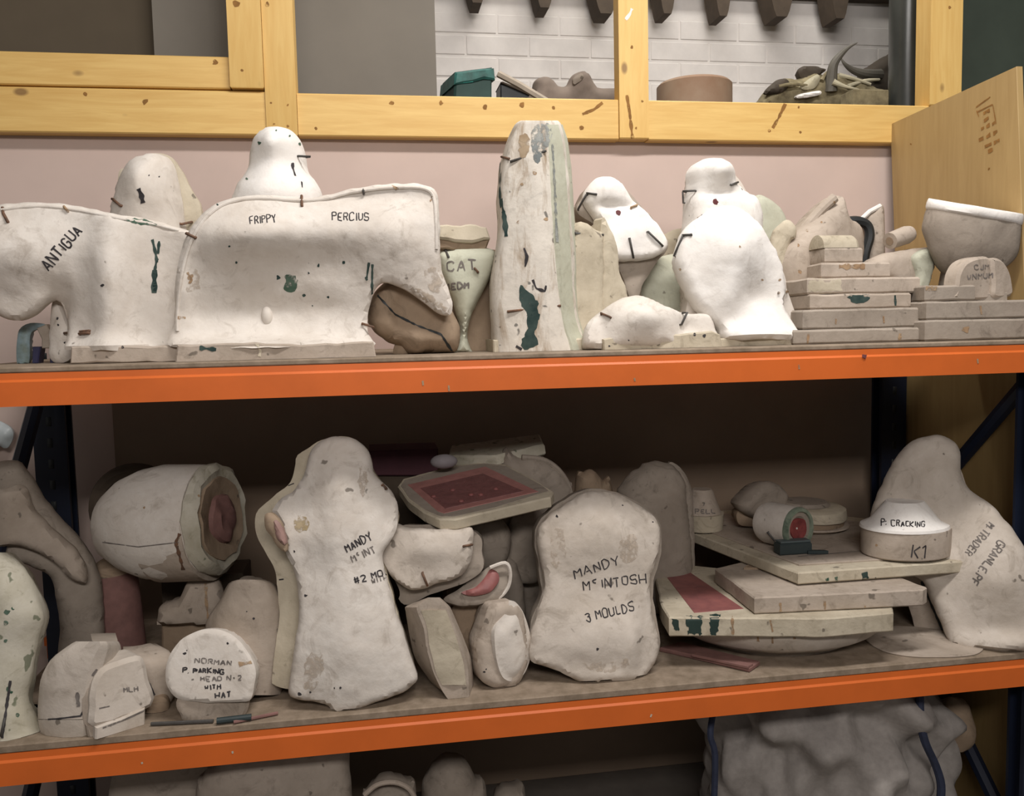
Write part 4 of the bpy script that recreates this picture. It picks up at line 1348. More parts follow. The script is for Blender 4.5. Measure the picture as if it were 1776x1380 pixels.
# --- far left: mossy upright mould
t = lmould('upright green-speckled mould cut by the left edge of the lower shelf')
LV = [(958, -70, 20, 0.10), (985, -70, 45, 0.08), (1020, -72, 62, 0.06), (1060, -74, 76, 0.05), (1090, -76, 74, 0.05), (1130, -78, 62, 0.05), (1180, -80, 56, 0.045), (1215, -82, 52, 0.04), (1245, -84, 66, 0.035), (1282, -86, 80, 0.03), (1290, -86, 80, 0.03)]
t.add('body', levels([(py, [(a, y + .06), (a + 40, y + .005), (a + (b - a) * .6, y - .005), (b - 8, y + .02), (b, y + .06), (b - 5, y + .14), (a, y + .16)]) for py, a, b, y in LV], 3, 3, 0.004, ZT), M['mossy'], sharp=50)
t.strokes('seam', [[(18, 1180), (12, 1220), (4, 1280)]], 4, 'ink'); t.staple((8, 1245), (3, 1275), r=0.002, mat='iron')
t.spots([(12, 1060, 6), (10, 1080, 5), (22, 1055, 4), (15, 1195, 6), (20, 1200, 4), (30, 1240, 5), (10, 1110, 4)], 'greenpaint')
t.done()

# --- big dusty arch mould
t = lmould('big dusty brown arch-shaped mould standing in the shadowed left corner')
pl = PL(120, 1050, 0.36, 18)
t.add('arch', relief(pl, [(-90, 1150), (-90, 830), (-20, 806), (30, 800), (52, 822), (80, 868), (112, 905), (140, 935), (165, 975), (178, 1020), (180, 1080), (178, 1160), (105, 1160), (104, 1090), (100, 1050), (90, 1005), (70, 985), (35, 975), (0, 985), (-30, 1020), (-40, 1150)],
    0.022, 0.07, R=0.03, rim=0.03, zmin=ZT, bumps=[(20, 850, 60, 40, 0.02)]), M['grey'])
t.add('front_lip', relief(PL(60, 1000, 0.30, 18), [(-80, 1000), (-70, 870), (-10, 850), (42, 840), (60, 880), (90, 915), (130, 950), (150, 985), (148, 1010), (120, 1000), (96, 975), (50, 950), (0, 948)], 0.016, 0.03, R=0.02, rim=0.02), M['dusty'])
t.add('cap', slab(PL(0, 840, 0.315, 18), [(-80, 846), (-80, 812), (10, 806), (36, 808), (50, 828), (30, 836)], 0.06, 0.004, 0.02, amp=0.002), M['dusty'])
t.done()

# --- round-ended white mould with open rubber end
t = lmould('round-ended white mould with a rubber-lined open end lying on the back pieces')
ax = (at(380, 898, 0.30) - at(170, 912, 0.385)).normalized()
b0 = at(164, 915, 0.385)
Lx = (at(362, 900, 0.31) - b0).length
pr = [(0, 0.004), (0.010, 0.045), (0.03, 0.072), (0.07, 0.100), (0.12, 0.118), (0.17, 0.124), (Lx - 0.02, 0.120), (Lx, 0.117)]
i0 = t.add('shell', revolve(b0 + Vector((0, 0.03, -0.004)), ax, pr, 40, amp=0.003), M['white'], sharp=60)
t.add('lip', revolve(b0 + Vector((0, 0.03, -0.004)) + ax * Lx, ax, [(-0.001, 0.114), (0.004, 0.119), (0.020, 0.117), (0.030, 0.104), (0.024, 0.086)], 36, amp=0.008), M['mossy'])
t.add('rubber_lining', revolve(b0 + Vector((0, 0.03, -0.004)) + ax * Lx, ax, [(0.02, 0.090), (0.030, 0.088), (0.024, 0.05), (0.012, 0.02)], 30, amp=0.006), M['brown'])
t.add('rubber_core', revolve(b0 + Vector((0, 0.03, -0.004)) + ax * Lx, ax, [(0.012, 0.055), (0.034, 0.050), (0.040, 0.03), (0.036, 0.01)], 24, amp=0.008), M['pinkfoam'])
t.add('lower_half', revolve(b0 + Vector((0.02, 0.03, -0.010)) + ax * 0.03, ax, [(0, 0.05), (0.03, 0.092), (0.10, 0.122), (Lx - 0.05, 0.124)], 36, amp=0.003), M['dusty'])
t.strokes('rust_mark', [[(312, 925), (305, 940), (312, 965), (318, 988)]], 6, M['rust'])
t.strokes('seam', [[(178, 940), (240, 948), (310, 940)]], 2, 'fadedink')
t.spots([(310, 933, 3), (345, 860, 3), (250, 880, 3)], 'rustmark')
low = t.done()

# dark ring behind it
t = lmould('dark ring propped behind the round-ended white mould', 'rubber_ring', 'ring')
c = at(236, 880, 0.50)
R_ = 0.085
ring = [Vector((c.x + R_ * math.cos(a * math.pi / 18), c.y, c.z + R_ * math.sin(a * math.pi / 18))) for a in range(37)]
t.add('rubber_ring', tube(ring, 0.018, 8), M['darkwood']); t.done()

# pieces that carry it
t = lmould('small trapezoid mould with a rust streak in the gap under the round-ended mould')
t.add('body', relief(PL(335, 1070, 0.34, 5), [(274, 1080), (276, 1052), (310, 1040), (325, 1010), (350, 1002), (378, 1006), (398, 1048), (400, 1082)], 0.02, 0.06, R=0.02, rim=0.02, smooth=False), M['dusty'])
t.add('plinth', slab(PL(335, 1085, 0.34), [(280, 1078), (396, 1078), (396, 1180), (280, 1180)], 0.14, 0.004, zmin=ZT), M['brown'])
t.strokes('rust_mark', [[(357, 1012), (358, 1045), (361, 1072)]], 5, 'rustmark')
t.done()
t = lmould('pink cylinder of rubber standing at the back of the lower shelf', 'rubber_roll', 'roll')
c = atz(205, 1140, ZT)
zt = at(205, 998, c.y).z
t.add('roll', revolve((c.x, c.y + 0.03, ZT), (-0.06, 0, 1), [(0, 0.052), (zt - ZT - 0.01, 0.052), (zt - ZT, 0.045)], 30), M['pinkfoam'])
t.add('end_disc', revolve((c.x - 0.06 * (zt - ZT), c.y + 0.03, zt - 0.001), (-0.06, 0, 1), [(0, 0.045), (0.02, 0.040), (0.032, 0.02)], 24), M['brown'])
t.done()
t = lmould('dark timber block under the back end of the round-ended mould', 'timber_block', 'block')
t.add('timber_block', box(at(275, 1060, 0.45).x, at(420, 1060, 0.45).x, 0.49, 0.62, ZT, at(300, 1010, 0.45).z, 0.004), M['darkwood']); t.done()

# --- block moulds at the front left
t = lmould('left-hand two-part block mould with a strapping line, at the lower shelf front')
t.add('upper', levels([(py, [(a, .07), (a + 8, .03), (b, .015), (c, .06), (c2, .20), (a2, .21)]) for py, a, b, c, a2, c2 in
    ((1112, 132, 172, 192, 140, 205), (1120, 118, 172, 196, 126, 208), (1145, 88, 160, 196, 100, 208), (1180, 72, 150, 192, 88, 206), (1215, 67, 145, 190, 84, 204), (1247, 66, 143, 188, 84, 204))], 3, 2, 0.002), M['pale'], sharp=30)
t.add('lower', levels([(py, [(a, .07), (a + 8, .03), (b, .012), (c, .06), (c2, .20), (a2, .21)]) for py, a, b, c, a2, c2 in
    ((1248, 66, 142, 188, 84, 204), (1262, 69, 142, 188, 86, 204), (1280, 74, 142, 188, 88, 204))], 2, 2, 0.002, ZT), M['pale'], sharp=30)
t.add('back_rim', slab(PL(190, 1120, 0.13, 20), [(160, 1112), (204, 1110), (212, 1135), (200, 1140)], 0.05, 0.003), M['grey'])
t.strokes('strap_line', [[(66, 1248), (100, 1246), (140, 1241), (148, 1225), (160, 1190)]], 3, 'ink')
t.strokes('stain', [[(134, 1200), (136, 1225)]], 6, 'fadedink'); t.strokes('stain', [[(168, 1160), (160, 1172)]], 5, 'fadedink')
t.done()
t = lmould('front block mould with a tilted top and base ledge, beside the lettered disc')
pl = PL(168, 1260, 0.0, 32, 6)
t.add('upper', slab(pl, catmull([(164, 1262), (158, 1225), (160, 1190), (172, 1166), (192, 1152), (238, 1138), (252, 1148), (260, 1180), (264, 1226)], 3), 0.085, 0.008, 0.02, amp=0.002, wob=0.002), M['pale'])
t.add('base', slab(PL(168, 1270, -0.004, 32, 0), [(166, 1262), (252, 1228), (252, 1262), (166, 1296)], 0.085, 0.003, 0.02, amp=0.001, wob=0.002, zmin=ZT), M['pale'])
t.add('side_plate', slab(PL(150, 1260, 0.008, 32, 6), catmull([(150, 1262), (144, 1225), (146, 1190), (158, 1164), (180, 1150), (184, 1166), (172, 1200), (170, 1262)], 3), 0.075, 0.006, 0.02, amp=0.001), M['dusty'])
t.add('side_foot', slab(PL(152, 1270, 0.004, 32, 0), [(150, 1258), (172, 1254), (172, 1296), (156, 1296)], 0.075, 0.003, 0.02, zmin=ZT), M['dusty'])
t.strokes('seam', [[(178, 1262), (215, 1248), (250, 1232)]], 3, 'fadedink')
t.write('MLH', 215, 1200, 8, 6, 0.8, 2.0, 'fadedink')
t.strokes('pencil_line', [[(172, 1228), (190, 1224)]], 2, 'fadedink')
t.done()
t = lmould('slanting wedge piece leaning back behind the front block mould')
t.add('body', relief(PL(260, 1200, 0.13, 25), [(215, 1142), (260, 1132), (296, 1130), (304, 1160), (298, 1200), (280, 1236), (258, 1232), (240, 1200)], 0.02, 0.08, R=0.02, rim=0.03, zmin=ZT), M['dusty'])
t.add('prop', relief(PL(270, 1235, 0.10), [(252, 1215), (290, 1210), (288, 1262), (256, 1262)], 0.01, 0.05, R=0.015, step=0.006, zmin=ZT), M['brown'])
t.strokes('seam', [[(240, 1140), (252, 1175), (268, 1205)]], 4, 'ink')
t.done()

# --- lettered disc
t = lmould('white disc-shaped mould with five lines of handwriting on a low plinth')
pl = PL(368, 1225, 0.035, -4, 14)
t.add('disc', relief(pl, [(290, 1168), (296, 1138), (315, 1110), (345, 1093), (378, 1090), (410, 1103), (432, 1130), (445, 1160), (442, 1192), (436, 1212), (420, 1215), (360, 1216), (312, 1210), (294, 1190)], 0.006, 0.05, R=0.010, rim=0.02, step=0.006, wob=0.0004, amp=0.001), M['white'])
t.add('plinth', relief(PL(368, 1235, 0.045), [(314, 1205), (425, 1205), (424, 1240), (400, 1252), (330, 1252), (314, 1238)], 0.006, 0.07, R=0.01, rim=0.012, step=0.007, zmin=ZT), M['dusty'])
t.write('NORMAN', 338, 1149, 8, -4, 0.95, 2.2, 'fadedink'); t.write('P. PARKING', 318, 1166, 8, -2, 0.72, 2.4, jit=.12); t.write('- HEAD No2', 332, 1182, 8, 3, 0.85, 2.0, 'fadedink', jit=.12)
t.write('WITH', 356, 1196, 8, 4, 0.75, 2.2, jit=.1); t.write('HAT', 374, 1210, 9, 4, 0.8, 2.6, jit=.1)
t.strokes('rust_mark', [[(414, 1152), (436, 1148)]], 6, 'rustmark'); t.spots([(320, 1133, 4), (395, 1115, 3), (324, 1128, 2)], 'ink')
t.done()
t = lmould('grey slanting mould body behind the lettered disc')
t.add('body', levels([(py, [(a, .13), ((a + b) / 2, .09), (b, .12), (b, .24), (a, .25)]) for py, a, b in
    ((1005, 415, 452), (1012, 402, 470), (1040, 390, 486), (1080, 368, 490), (1120, 368, 490), (1160, 372, 488), (1205, 375, 486))], 3, 3, 0.002, ZT), M['dusty'], sharp=40)
t.add('top_ridge', relief(PL(440, 1020, 0.17, 0), [(415, 1003), (440, 1006), (480, 1022), (480, 1040), (440, 1020), (415, 1012)], 0.006, 0.04, R=0.01, step=0.006), M['grey'])
t.spots([(440, 1072, 3), (428, 1060, 2)], 'ink')
t.done()

# --- big torso mould
t = lmould('tall torso-shaped plaster mould with an armhole and faded writing, left of centre')
pl = PL(600, 1225, 0.05, -4, 9)
TO = [(590, 757), (615, 762), (636, 778), (645, 802), (648, 822), (664, 838), (682, 856), (690, 880), (688, 915), (676, 940), (664, 960), (668, 990), (678, 1030), (690, 1070), (702, 1100), (714, 1140), (724, 1172), (716, 1186), (690, 1200), (650, 1214), (600, 1230), (582, 1232), (570, 1218), (540, 1212), (512, 1208),
      (502, 1195), (508, 1150), (518, 1090), (522, 1040), (514, 990), (500, 960), (494, 930), (486, 900), (474, 885), (490, 862), (512, 848), (528, 825), (535, 800), (545, 775), (565, 762)]
t.add('front_half', relief(pl, TO, 0.012, 0.01, R=0.014, rim=0.018, step=0.0075, zmin=ZT, bumps=[(592, 850, 46, 90, 0.032), (570, 930, 80, 40, 0.012), (612, 1120, 85, 110, 0.032), (600, 1000, 60, 80, 0.016), (675, 900, 14, 40, -0.01)]), M['white'])
TB = [(x - 26 if x < 600 else x - 6, y + (4 if y < 900 else -14)) for x, y in TO]
t.add('back_half', relief(PL(600, 1210, 0.092, -4, 9), [(560, 764), (600, 757), (630, 775), (650, 820), (690, 880), (685, 930), (668, 965), (690, 1060), (720, 1165), (690, 1190), (600, 1210), (498, 1190), (478, 1182), (474, 1172), (482, 1110), (487, 1060), (484, 1010), (474, 975), (452, 935), (445, 905), (450, 885), (475, 862), (505, 838), (515, 805), (520, 788)],
    0.004, 0.06, R=0.05, rim=0.035, step=0.009, zmin=ZT), M['cream'])
t.add('armhole', relief(PL(482, 920, 0.066, -10, 9), [(462, 892), (474, 890), (488, 905), (496, 930), (498, 955), (486, 950), (470, 930), (461, 910)], 0.006, 0.012, R=0.01, step=0.005), M['brown'])
t.add('rubber_core', relief(PL(488, 920, 0.060, -10, 9), [(474, 902), (484, 904), (493, 920), (497, 942), (488, 940), (476, 925)], 0.006, 0.010, R=0.01, step=0.005), M['palerubber'])
t.write('MANDY', 602, 957, 13, 27, 0.55, 2.4, 'ink'); t.write('McINT', 612, 975, 12, 24, 0.6, 2.2, 'fadedink'); t.write('#2 MOU', 616, 1012, 11, 16, 0.75, 2.4, 'ink'); t.write('WITH', 646, 1012, 8, 16, 0.7, 2.0, 'fadedink')
t.blot([(510, 897), (532, 895), (536, 915), (520, 922), (509, 912)], 'yellowmark', name='ochre_stain')
t.spots([(510, 956, 3), (530, 1033, 4), (520, 1203, 5), (538, 1200, 3), (580, 1193, 2), (590, 1192, 3)], 'ink')
t.staple((668, 848), (662, 842), r=0.0028)
t.blot([(530, 1150), (552, 1120), (560, 1160), (545, 1195), (528, 1190)], 'palewash', name='brown_stain')
t.blot([(630, 800), (640, 830), (632, 860), (620, 840)], 'palewash', name='brown_stain')
t.strokes('seam_crack', [[(516, 787), (524, 780)], [(500, 842), (510, 838)], [(484, 1005), (492, 1004)]], 2, 'ink', 1)
t.done()

# --- front wedge and oval
t = lmould('long wedge-shaped mould standing on its point beside the torso mould')
t.add('body', levels([(py, [(a, .10), (b, .03), (c, .03), (d, .09), ((a + d) / 2, .16)]) for py, a, b, c, d in
    ((1036, 742, 744, 758, 762), (1050, 706, 726, 772, 778), (1060, 704, 724, 778, 784), (1090, 708, 735, 790, 797), (1130, 716, 742, 804, 813), (1160, 732, 750, 812, 819), (1190, 752, 764, 814, 822), (1208, 766, 774, 814, 822), (1220, 776, 780, 812, 820))], 3, 1, 0.002, ZT), M['dusty'], sharp=25)
t.add('rough_face', levels([(py, [(b + 2, .029), ((b + c) / 2, .025), (c - 2, .029), (c - 6, .05), (b + 6, .05)]) for py, b, c in
    ((1058, 728, 774), (1090, 739, 788), (1130, 746, 801), (1160, 753, 808), (1188, 766, 812))], 3, 1, 0.003, ZT), M['cream'], sharp=40)
t.done()
t = lmould('oval half mould on its edge between the wedge and the figure-eight mould')
t.add('front_half', relief(PL(885, 1180, 0.06, 28, 6), [(874, 1062), (886, 1041), (902, 1056), (914, 1085), (919, 1115), (916, 1145), (906, 1168), (890, 1180), (872, 1176), (862, 1155), (856, 1125), (856, 1090)], 0.010, 0.004, R=0.030, rim=0.010, step=0.005, zmin=ZT, wob=0, kind='soft'), M['white'])
t.add('back_half', relief(PL(850, 1182, 0.085, 10, 6), [(836, 1062), (848, 1042), (885, 1040), (900, 1060), (908, 1130), (890, 1182), (856, 1186), (832, 1178), (822, 1150), (820, 1120), (828, 1090)], 0.012, 0.04, R=0.02, rim=0.05, step=0.007, zmin=ZT), M['dusty'])
t.spots([(840, 1165, 3), (843, 1160, 2)], 'ink')
t.done()

# --- figure-eight mould
t = lmould('figure-eight shaped plaster mould with three lines of handwriting at centre')
t.add('front_half', relief(PL(1030, 1172, 0.075, 0, 9), [(1035, 852), (1062, 854), (1090, 866), (1115, 882), (1136, 900), (1142, 925), (1140, 955), (1132, 980), (1124, 1010), (1126, 1050), (1132, 1080), (1140, 1110), (1136, 1140), (1118, 1165), (1085, 1178), (1040, 1181), (1005, 1180), (985, 1168), (960, 1158), (930, 1150), (918, 1138), (918, 1110), (925, 1080), (938, 1040), (944, 1010), (938, 970), (932, 935), (938, 910), (955, 890), (985, 870), (1010, 856)],
    0.010, 0.008, R=0.014, rim=0.016, step=0.0075, zmin=ZT, bumps=[(1030, 930, 75, 65, 0.022), (1030, 1105, 75, 65, 0.030), (1085, 1110, 18, 60, 0.012), (1040, 1168, 70, 14, 0.010)]), M['pale'])
t.add('back_half', relief(PL(1030, 1165, 0.115, 0, 9), [(1010, 850), (1050, 850), (1100, 870), (1140, 905), (1142, 960), (1128, 1020), (1140, 1110), (1120, 1160), (1040, 1172), (930, 1148), (915, 1120), (920, 1070), (936, 1030), (930, 970), (924, 930), (934, 900), (975, 866)],
    0.004, 0.06, R=0.05, rim=0.03, step=0.009, zmin=ZT), M['grey'])
t.write('MANDY', 998, 1002, 15, 18, 0.78, 2.1, 'ink', jit=.09); t.write('McINTOSH', 1012, 1022, 15, 6, 0.68, 2.1, 'ink', jit=.09); t.write('3 MOULDS', 1017, 1077, 15, 12, 0.54, 2.1, 'ink', jit=.09)
t.blot([(955, 930), (975, 915), (980, 965), (960, 985)], 'palewash', name='brown_stain')
t.blot([(1075, 940), (1100, 925), (1105, 965), (1082, 975)], 'palewash', name='brown_stain')
t.blot([(1010, 1150), (1060, 1148), (1090, 1142), (1085, 1158), (1040, 1166)], 'palewash', name='brown_stain')
t.spots([(966, 895, 3), (1036, 1125, 4), (1080, 876, 2), (1132, 905, 2)], 'ink')
t.done()

# --- stacked shells between torso and figure-eight
t = lmould('shallow trunk-shaped shell mould with a staple, beside the torso mould')
t.add('front_half', relief(PL(745, 1000, 0.10, -12, 10), [(660, 955), (668, 930), (684, 908), (705, 913), (740, 916), (790, 918), (818, 916), (820, 945), (814, 980), (795, 1000), (760, 1012), (725, 1022), (700, 1016), (675, 995), (662, 972)], 0.012, 0.006, R=0.012, rim=0.012, step=0.006, bumps=[(750, 950, 45, 26, 0.014)]), M['pale'])
t.add('back_half', relief(PL(750, 1010, 0.14, -12, 10), [(668, 960), (690, 912), (820, 918), (838, 960), (836, 988), (800, 1012), (745, 1030), (712, 1046), (694, 1036), (696, 1020)], 0.004, 0.05, R=0.03, rim=0.035, step=0.008), M['grey'])
t.staple((733, 992), (741, 1014), r=0.003); t.staple((803, 947), (816, 944), r=0.0025)
t.done()
t = lmould('small shell mould with a pink rubber lining under the trunk-shaped shell')
t.add('shell', relief(PL(830, 1020, 0.13, -5, 25), [(770, 1040), (800, 1020), (830, 996), (856, 980), (876, 975), (885, 990), (883, 1015), (870, 1034), (845, 1046), (800, 1052)], 0.006, 0.05, R=0.012, rim=0.02, step=0.006), M['grey'])
t.add('rubber_lining', relief(PL(830, 1020, 0.112, -5, 25), [(800, 1028), (826, 1018), (842, 1000), (850, 988), (862, 992), (866, 1008), (852, 1024), (825, 1034)], 0.006, 0.02, R=0.012, step=0.005), M['rubber'])
t.add('plaster_edge', tube(catmull([tuple(at(x, y, 0.112)) for x, y in ((850, 984), (876, 976), (885, 992), (882, 1016), (868, 1034), (845, 1045))], 4, False), 0.004, 7), M['white'])
t.add('prop', relief(PL(815, 1080, 0.16), [(785, 1050), (845, 1048), (842, 1160), (790, 1160)], 0.01, 0.08, R=0.02, zmin=ZT), M['brown'])
t.done()
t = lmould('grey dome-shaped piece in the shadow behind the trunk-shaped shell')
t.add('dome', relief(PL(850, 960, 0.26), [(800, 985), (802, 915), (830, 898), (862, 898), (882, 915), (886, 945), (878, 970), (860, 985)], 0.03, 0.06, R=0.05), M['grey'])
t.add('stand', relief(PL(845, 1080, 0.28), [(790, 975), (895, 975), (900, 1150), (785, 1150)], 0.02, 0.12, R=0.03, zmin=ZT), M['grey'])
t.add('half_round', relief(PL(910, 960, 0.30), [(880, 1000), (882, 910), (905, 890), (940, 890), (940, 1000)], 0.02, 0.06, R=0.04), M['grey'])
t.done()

# --- rubber-lined tray
t = lmould('rounded plaster tray lined with pink rubber relief, tilted on top of the shells', 'mould_tray')
c0 = at(828, 905, 0.10)


class TP:
    """tray plane: level front to back tilt, hinged on its front edge"""
    def __init__(s, px, py, Y, tilt, roll, h=0.0):
        s.o = at(px, py, Y)
        a, b = math.radians(tilt), math.radians(roll)
        s.u = Vector((math.cos(b), 0, math.sin(b)))
        v = Vector((0, math.cos(a), math.sin(a)))
        s.n = s.u.cross(v).normalized()
        s.v = s.n.cross(s.u)
        s.o = s.o + s.n * h

    def hit(s, px, py):
        d = ray(px, py)
        return CAM + d * ((s.o - CAM).dot(s.n) / d.dot(s.n))

    def uv(s, px, py):
        p = s.hit(px, py) - s.o
        return p.dot(s.u), p.dot(s.v)

    def w(s, a, b, h=0):
        return s.o + s.u * a + s.v * b + s.n * h


tp = TP(780, 900, 0.10, 12, 5)
t.add('tray', slab(tp, [(690, 842), (698, 830), (790, 806), (850, 800), (880, 806), (940, 838), (960, 852), (955, 862), (860, 884), (790, 900), (762, 900), (735, 888), (706, 866)], 0.024, 0.003, 0.015, wob=0.002), M['cream'])
tg = TP(780, 900, 0.10, 12, 5, 0.0006)
t.add('tray_face', slab(tg, [(695, 842), (702, 832), (792, 808), (850, 802), (878, 808), (938, 840), (952, 851), (860, 879), (790, 895), (764, 895), (738, 884), (710, 864)], 0.010, 0.0005, 0.02), M['grey'])
tq = TP(780, 900, 0.10, 12, 5, 0.0015)
t.add('rubber_rim', slab(tq, [(706, 840), (842, 808), (935, 852), (770, 890), (758, 886)], 0.012, 0.002, 0.02), plain('pale_pink_rubber', (0.44, 0.205, 0.185), 0.5, scale=40))
tq2 = TP(780, 900, 0.10, 12, 5, 0.0025)
t.add('rubber_field', slab(tq2, [(728, 846), (838, 820), (910, 851), (772, 882)], 0.010, 0.002, 0.02), plain('dark_pink_rubber', (0.24, 0.105, 0.10), 0.5, scale=60, bstr=0.8))
for (x, y) in ((752, 861), (817, 858), (834, 858), (800, 869), (785, 850), (860, 848)):
    h = t.cast(x, y)
    t.add('relief_boss', dome(h[0], 0.006, 0.006, 0.004, seg=10, rings=6), M['rubber'], 3)
t.done()

t = lmould('speckled plaster slab laid across the back of the rubber-lined tray')
tp = TP(860, 795, 0.32, 8, 8)
t.add('slab', slab(tp, [(776, 790), (782, 772), (935, 752), (944, 770), (860, 790)], 0.026, 0.004, 0.02, amp=0.003, wob=0.004), M['mossy'])
t.add('knob', dome(at(770, 800, 0.32), 0.03, 0.02, 0.016), plain('blue_grey_plaster', (0.26, 0.24, 0.25), 0.8))
t.done()
t = lmould('dark maroon box in the shadow behind the torso mould', 'box', 'box')
M['maroon'] = plain('maroon_card', (0.085, 0.030, 0.040), 0.8)
zz0 = at(700, 815, 0.46).z
t.add('body', slab(PL(700, 800, 0.46), [(640, 825), (640, 782), (760, 778), (760, 825)], 0.12, 0.003), M['maroon'])
t.add('stand', slab(PL(700, 900, 0.47), [(640, 823), (760, 823), (770, 1120), (640, 1120)], 0.10, 0.003, zmin=ZT), M['darkwood'])
t.done()
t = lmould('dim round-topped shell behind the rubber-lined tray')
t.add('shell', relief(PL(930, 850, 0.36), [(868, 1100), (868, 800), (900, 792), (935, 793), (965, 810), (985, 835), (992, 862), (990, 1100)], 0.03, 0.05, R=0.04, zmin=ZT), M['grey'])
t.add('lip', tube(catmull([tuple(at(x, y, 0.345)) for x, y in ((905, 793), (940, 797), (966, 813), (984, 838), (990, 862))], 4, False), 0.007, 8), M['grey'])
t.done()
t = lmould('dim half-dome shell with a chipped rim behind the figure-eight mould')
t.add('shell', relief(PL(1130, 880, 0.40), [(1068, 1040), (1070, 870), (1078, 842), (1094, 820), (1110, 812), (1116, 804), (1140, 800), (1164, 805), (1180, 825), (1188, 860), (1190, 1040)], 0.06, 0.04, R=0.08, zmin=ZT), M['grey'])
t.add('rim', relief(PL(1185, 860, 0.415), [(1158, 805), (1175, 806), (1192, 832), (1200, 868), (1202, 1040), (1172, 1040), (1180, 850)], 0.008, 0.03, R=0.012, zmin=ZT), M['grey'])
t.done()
t = lmould('low dark lump in the back shadow left of the half-dome shell')
t.add('lump', relief(PL(1030, 850, 0.48), [(990, 1060), (998, 840), (1012, 818), (1030, 816), (1045, 834), (1060, 845), (1075, 1060)], 0.03, 0.04, R=0.05, zmin=ZT), M['brown']); t.done()

# --- stack of flat plates at right
class ZP(HP):
    pass


def flat(label, outl, ztop, th, mat, bev=0.003, smooth=False, name='plaster_mould', extra=None, grp=True):
    t = Thing(name, label, 'mould', G_LO if grp else None)
    hp = HP(ztop)
    o = catmull(outl, 5) if smooth else outl
    uv = np.array([hp.uv(p[0], p[1]) for p in o])
    t.add('plate', slab_uv(hp, uv, th, bev, 0.02, 0.001, 0.002), M[mat])
    if extra:
        extra(t)
    t.done()
    return t


zA = ZT
# pink strip on the shelf
z0 = ZT + 0.010
t = Thing('rubber_strip', 'flat dull pink rubber strips lying on the shelf under the round plate', 'strip')
hp = HP(z0)
t.add('strip', slab_uv(hp, [hp.uv(*q) for q in ((1144, 1122), (1180, 1112), (1318, 1146), (1300, 1158))], 0.0096, 0.002, 0.03), M['pinkfoam'])
hp2 = HP(z0 + 0.004)
t.add('ridge', slab_uv(hp2, [hp2.uv(*q) for q in ((1200, 1134), (1208, 1131), (1306, 1150), (1298, 1155))], 0.006, 0.001, 0.03), M['pinkfoam'])
t.done()
# round plate
zr = at(1330, 1112, 0.10).z
t = lmould('round-bellied plate at the bottom of the right-hand plate pile')
cx = (at(1165, 1112, 0.25).x + at(1500, 1112, 0.25).x) / 2
rr = (at(1505, 1100, 0.25).x - at(1152, 1100, 0.25).x) / 2
t.add('plate', revolve((cx, 0.022 + rr * .85, ZT + 0.012), (0, 0, 1), [(0, rr * 0.74), (0.006, rr * 0.84), (0.02, rr * 0.94), (0.045, rr * 0.995), (0.052, rr), (0.058, rr * 0.99)], 56, squash=0.85, amp=0.002), M['pale'])
t.add('foot_ring', revolve((cx, 0.022 + rr * .85, ZT), (0, 0, 1), [(0, rr * 0.70), (0.0125, rr * 0.72)], 40, squash=0.85), M['grey'])
for q in ([(1314, 1095), (1315, 1112)], [(1339, 1090), (1340, 1120)], [(1376, 1092), (1378, 1108)]):
    t.strokes('stain', [q], 4, 'rustmark')
t.done()
zr = ZT + 0.0705 + 0.0005
# plate with green bands
zg = zr + 0.040
def greenbands(t):
    hp = HP(zg + 0.0008)
    t.add('rubber_field', slab_uv(hp, [hp.uv(*q) for q in ((1150, 992), (1188, 986), (1290, 1055), (1204, 1062))], 0.004, 0.0005, 0.03), M['rubber'])
    for q in ([(1166, 1072), (1176, 1074), (1178, 1096), (1168, 1090)], [(1190, 1068), (1219, 1066), (1217, 1103), (1192, 1102)], [(1231, 1066), (1250, 1066), (1242, 1101), (1231, 1101)]):
        t.blot(q, 'bandgreen', smooth=False, name='green_band', step=4)
    for q in ([(1270, 1068), (1271, 1100)], [(1336, 1075), (1340, 1095)]):
        t.strokes('stain', [q], 4, 'rustmark')
M['bandgreen'] = plain('dark_green_band_paint', (0.022, 0.045, 0.038), 0.6, bstr=0)
flat('plate with dark green painted bands and a pink rubber field on top', [(1146, 1046), (1136, 1000), (1180, 978), (1400, 1000), (1545, 1040), (1550, 1062), (1430, 1072), (1160, 1070)], zg, 0.040, 'cream', extra=greenbands)
zh = zg + 0.036
def hst(t):
    for q in ([(1353, 1045), (1354, 1068)], [(1430, 1042), (1431, 1066)], [(1500, 1050), (1501, 1066)]):
        t.strokes('stain', [q], 4, 'rustmark')
flat('long middle plate over the banded plate in the right-hand pile', [(1308, 1036), (1240, 985), (1350, 960), (1560, 1000), (1608, 1018), (1600, 1022)], zh, 0.035, 'dusty', extra=hst)
zi = at(1384, 993, 0.095).z
t = lmould('prop block hidden between the middle plate and the big top plate')
hp = HP(zi - 0.026)
t.add('prop', slab_uv(hp, [hp.uv(*q) for q in ((1290, 985), (1330, 955), (1520, 960), (1500, 985))], (zi - 0.0265) - zh - 0.0004, 0.004, 0.03), M['brown']); t.done()
t = lmould('big top plate of the pile with a front corner and raised inner board')
hp = HP(zi)
o = [(1384, 993), (1160, 908), (1170, 890), (1330, 880), (1560, 905), (1680, 972)]
t.add('plate', slab_uv(hp, [hp.uv(*q) for q in o], 0.026, 0.003, 0.03, 0.0005), M['cream'])
hp3 = HP(zi + 0.004)
t.add('inner_board', slab_uv(hp3, [hp3.uv(*q) for q in ((1386, 978), (1190, 906), (1215, 893), (1330, 886), (1540, 910), (1645, 962))], 0.0045, 0.001, 0.05), M['dusty'])
t.strokes('joint', [[(1384, 965), (1500, 955), (1600, 952)]], 3, 'fadedink')
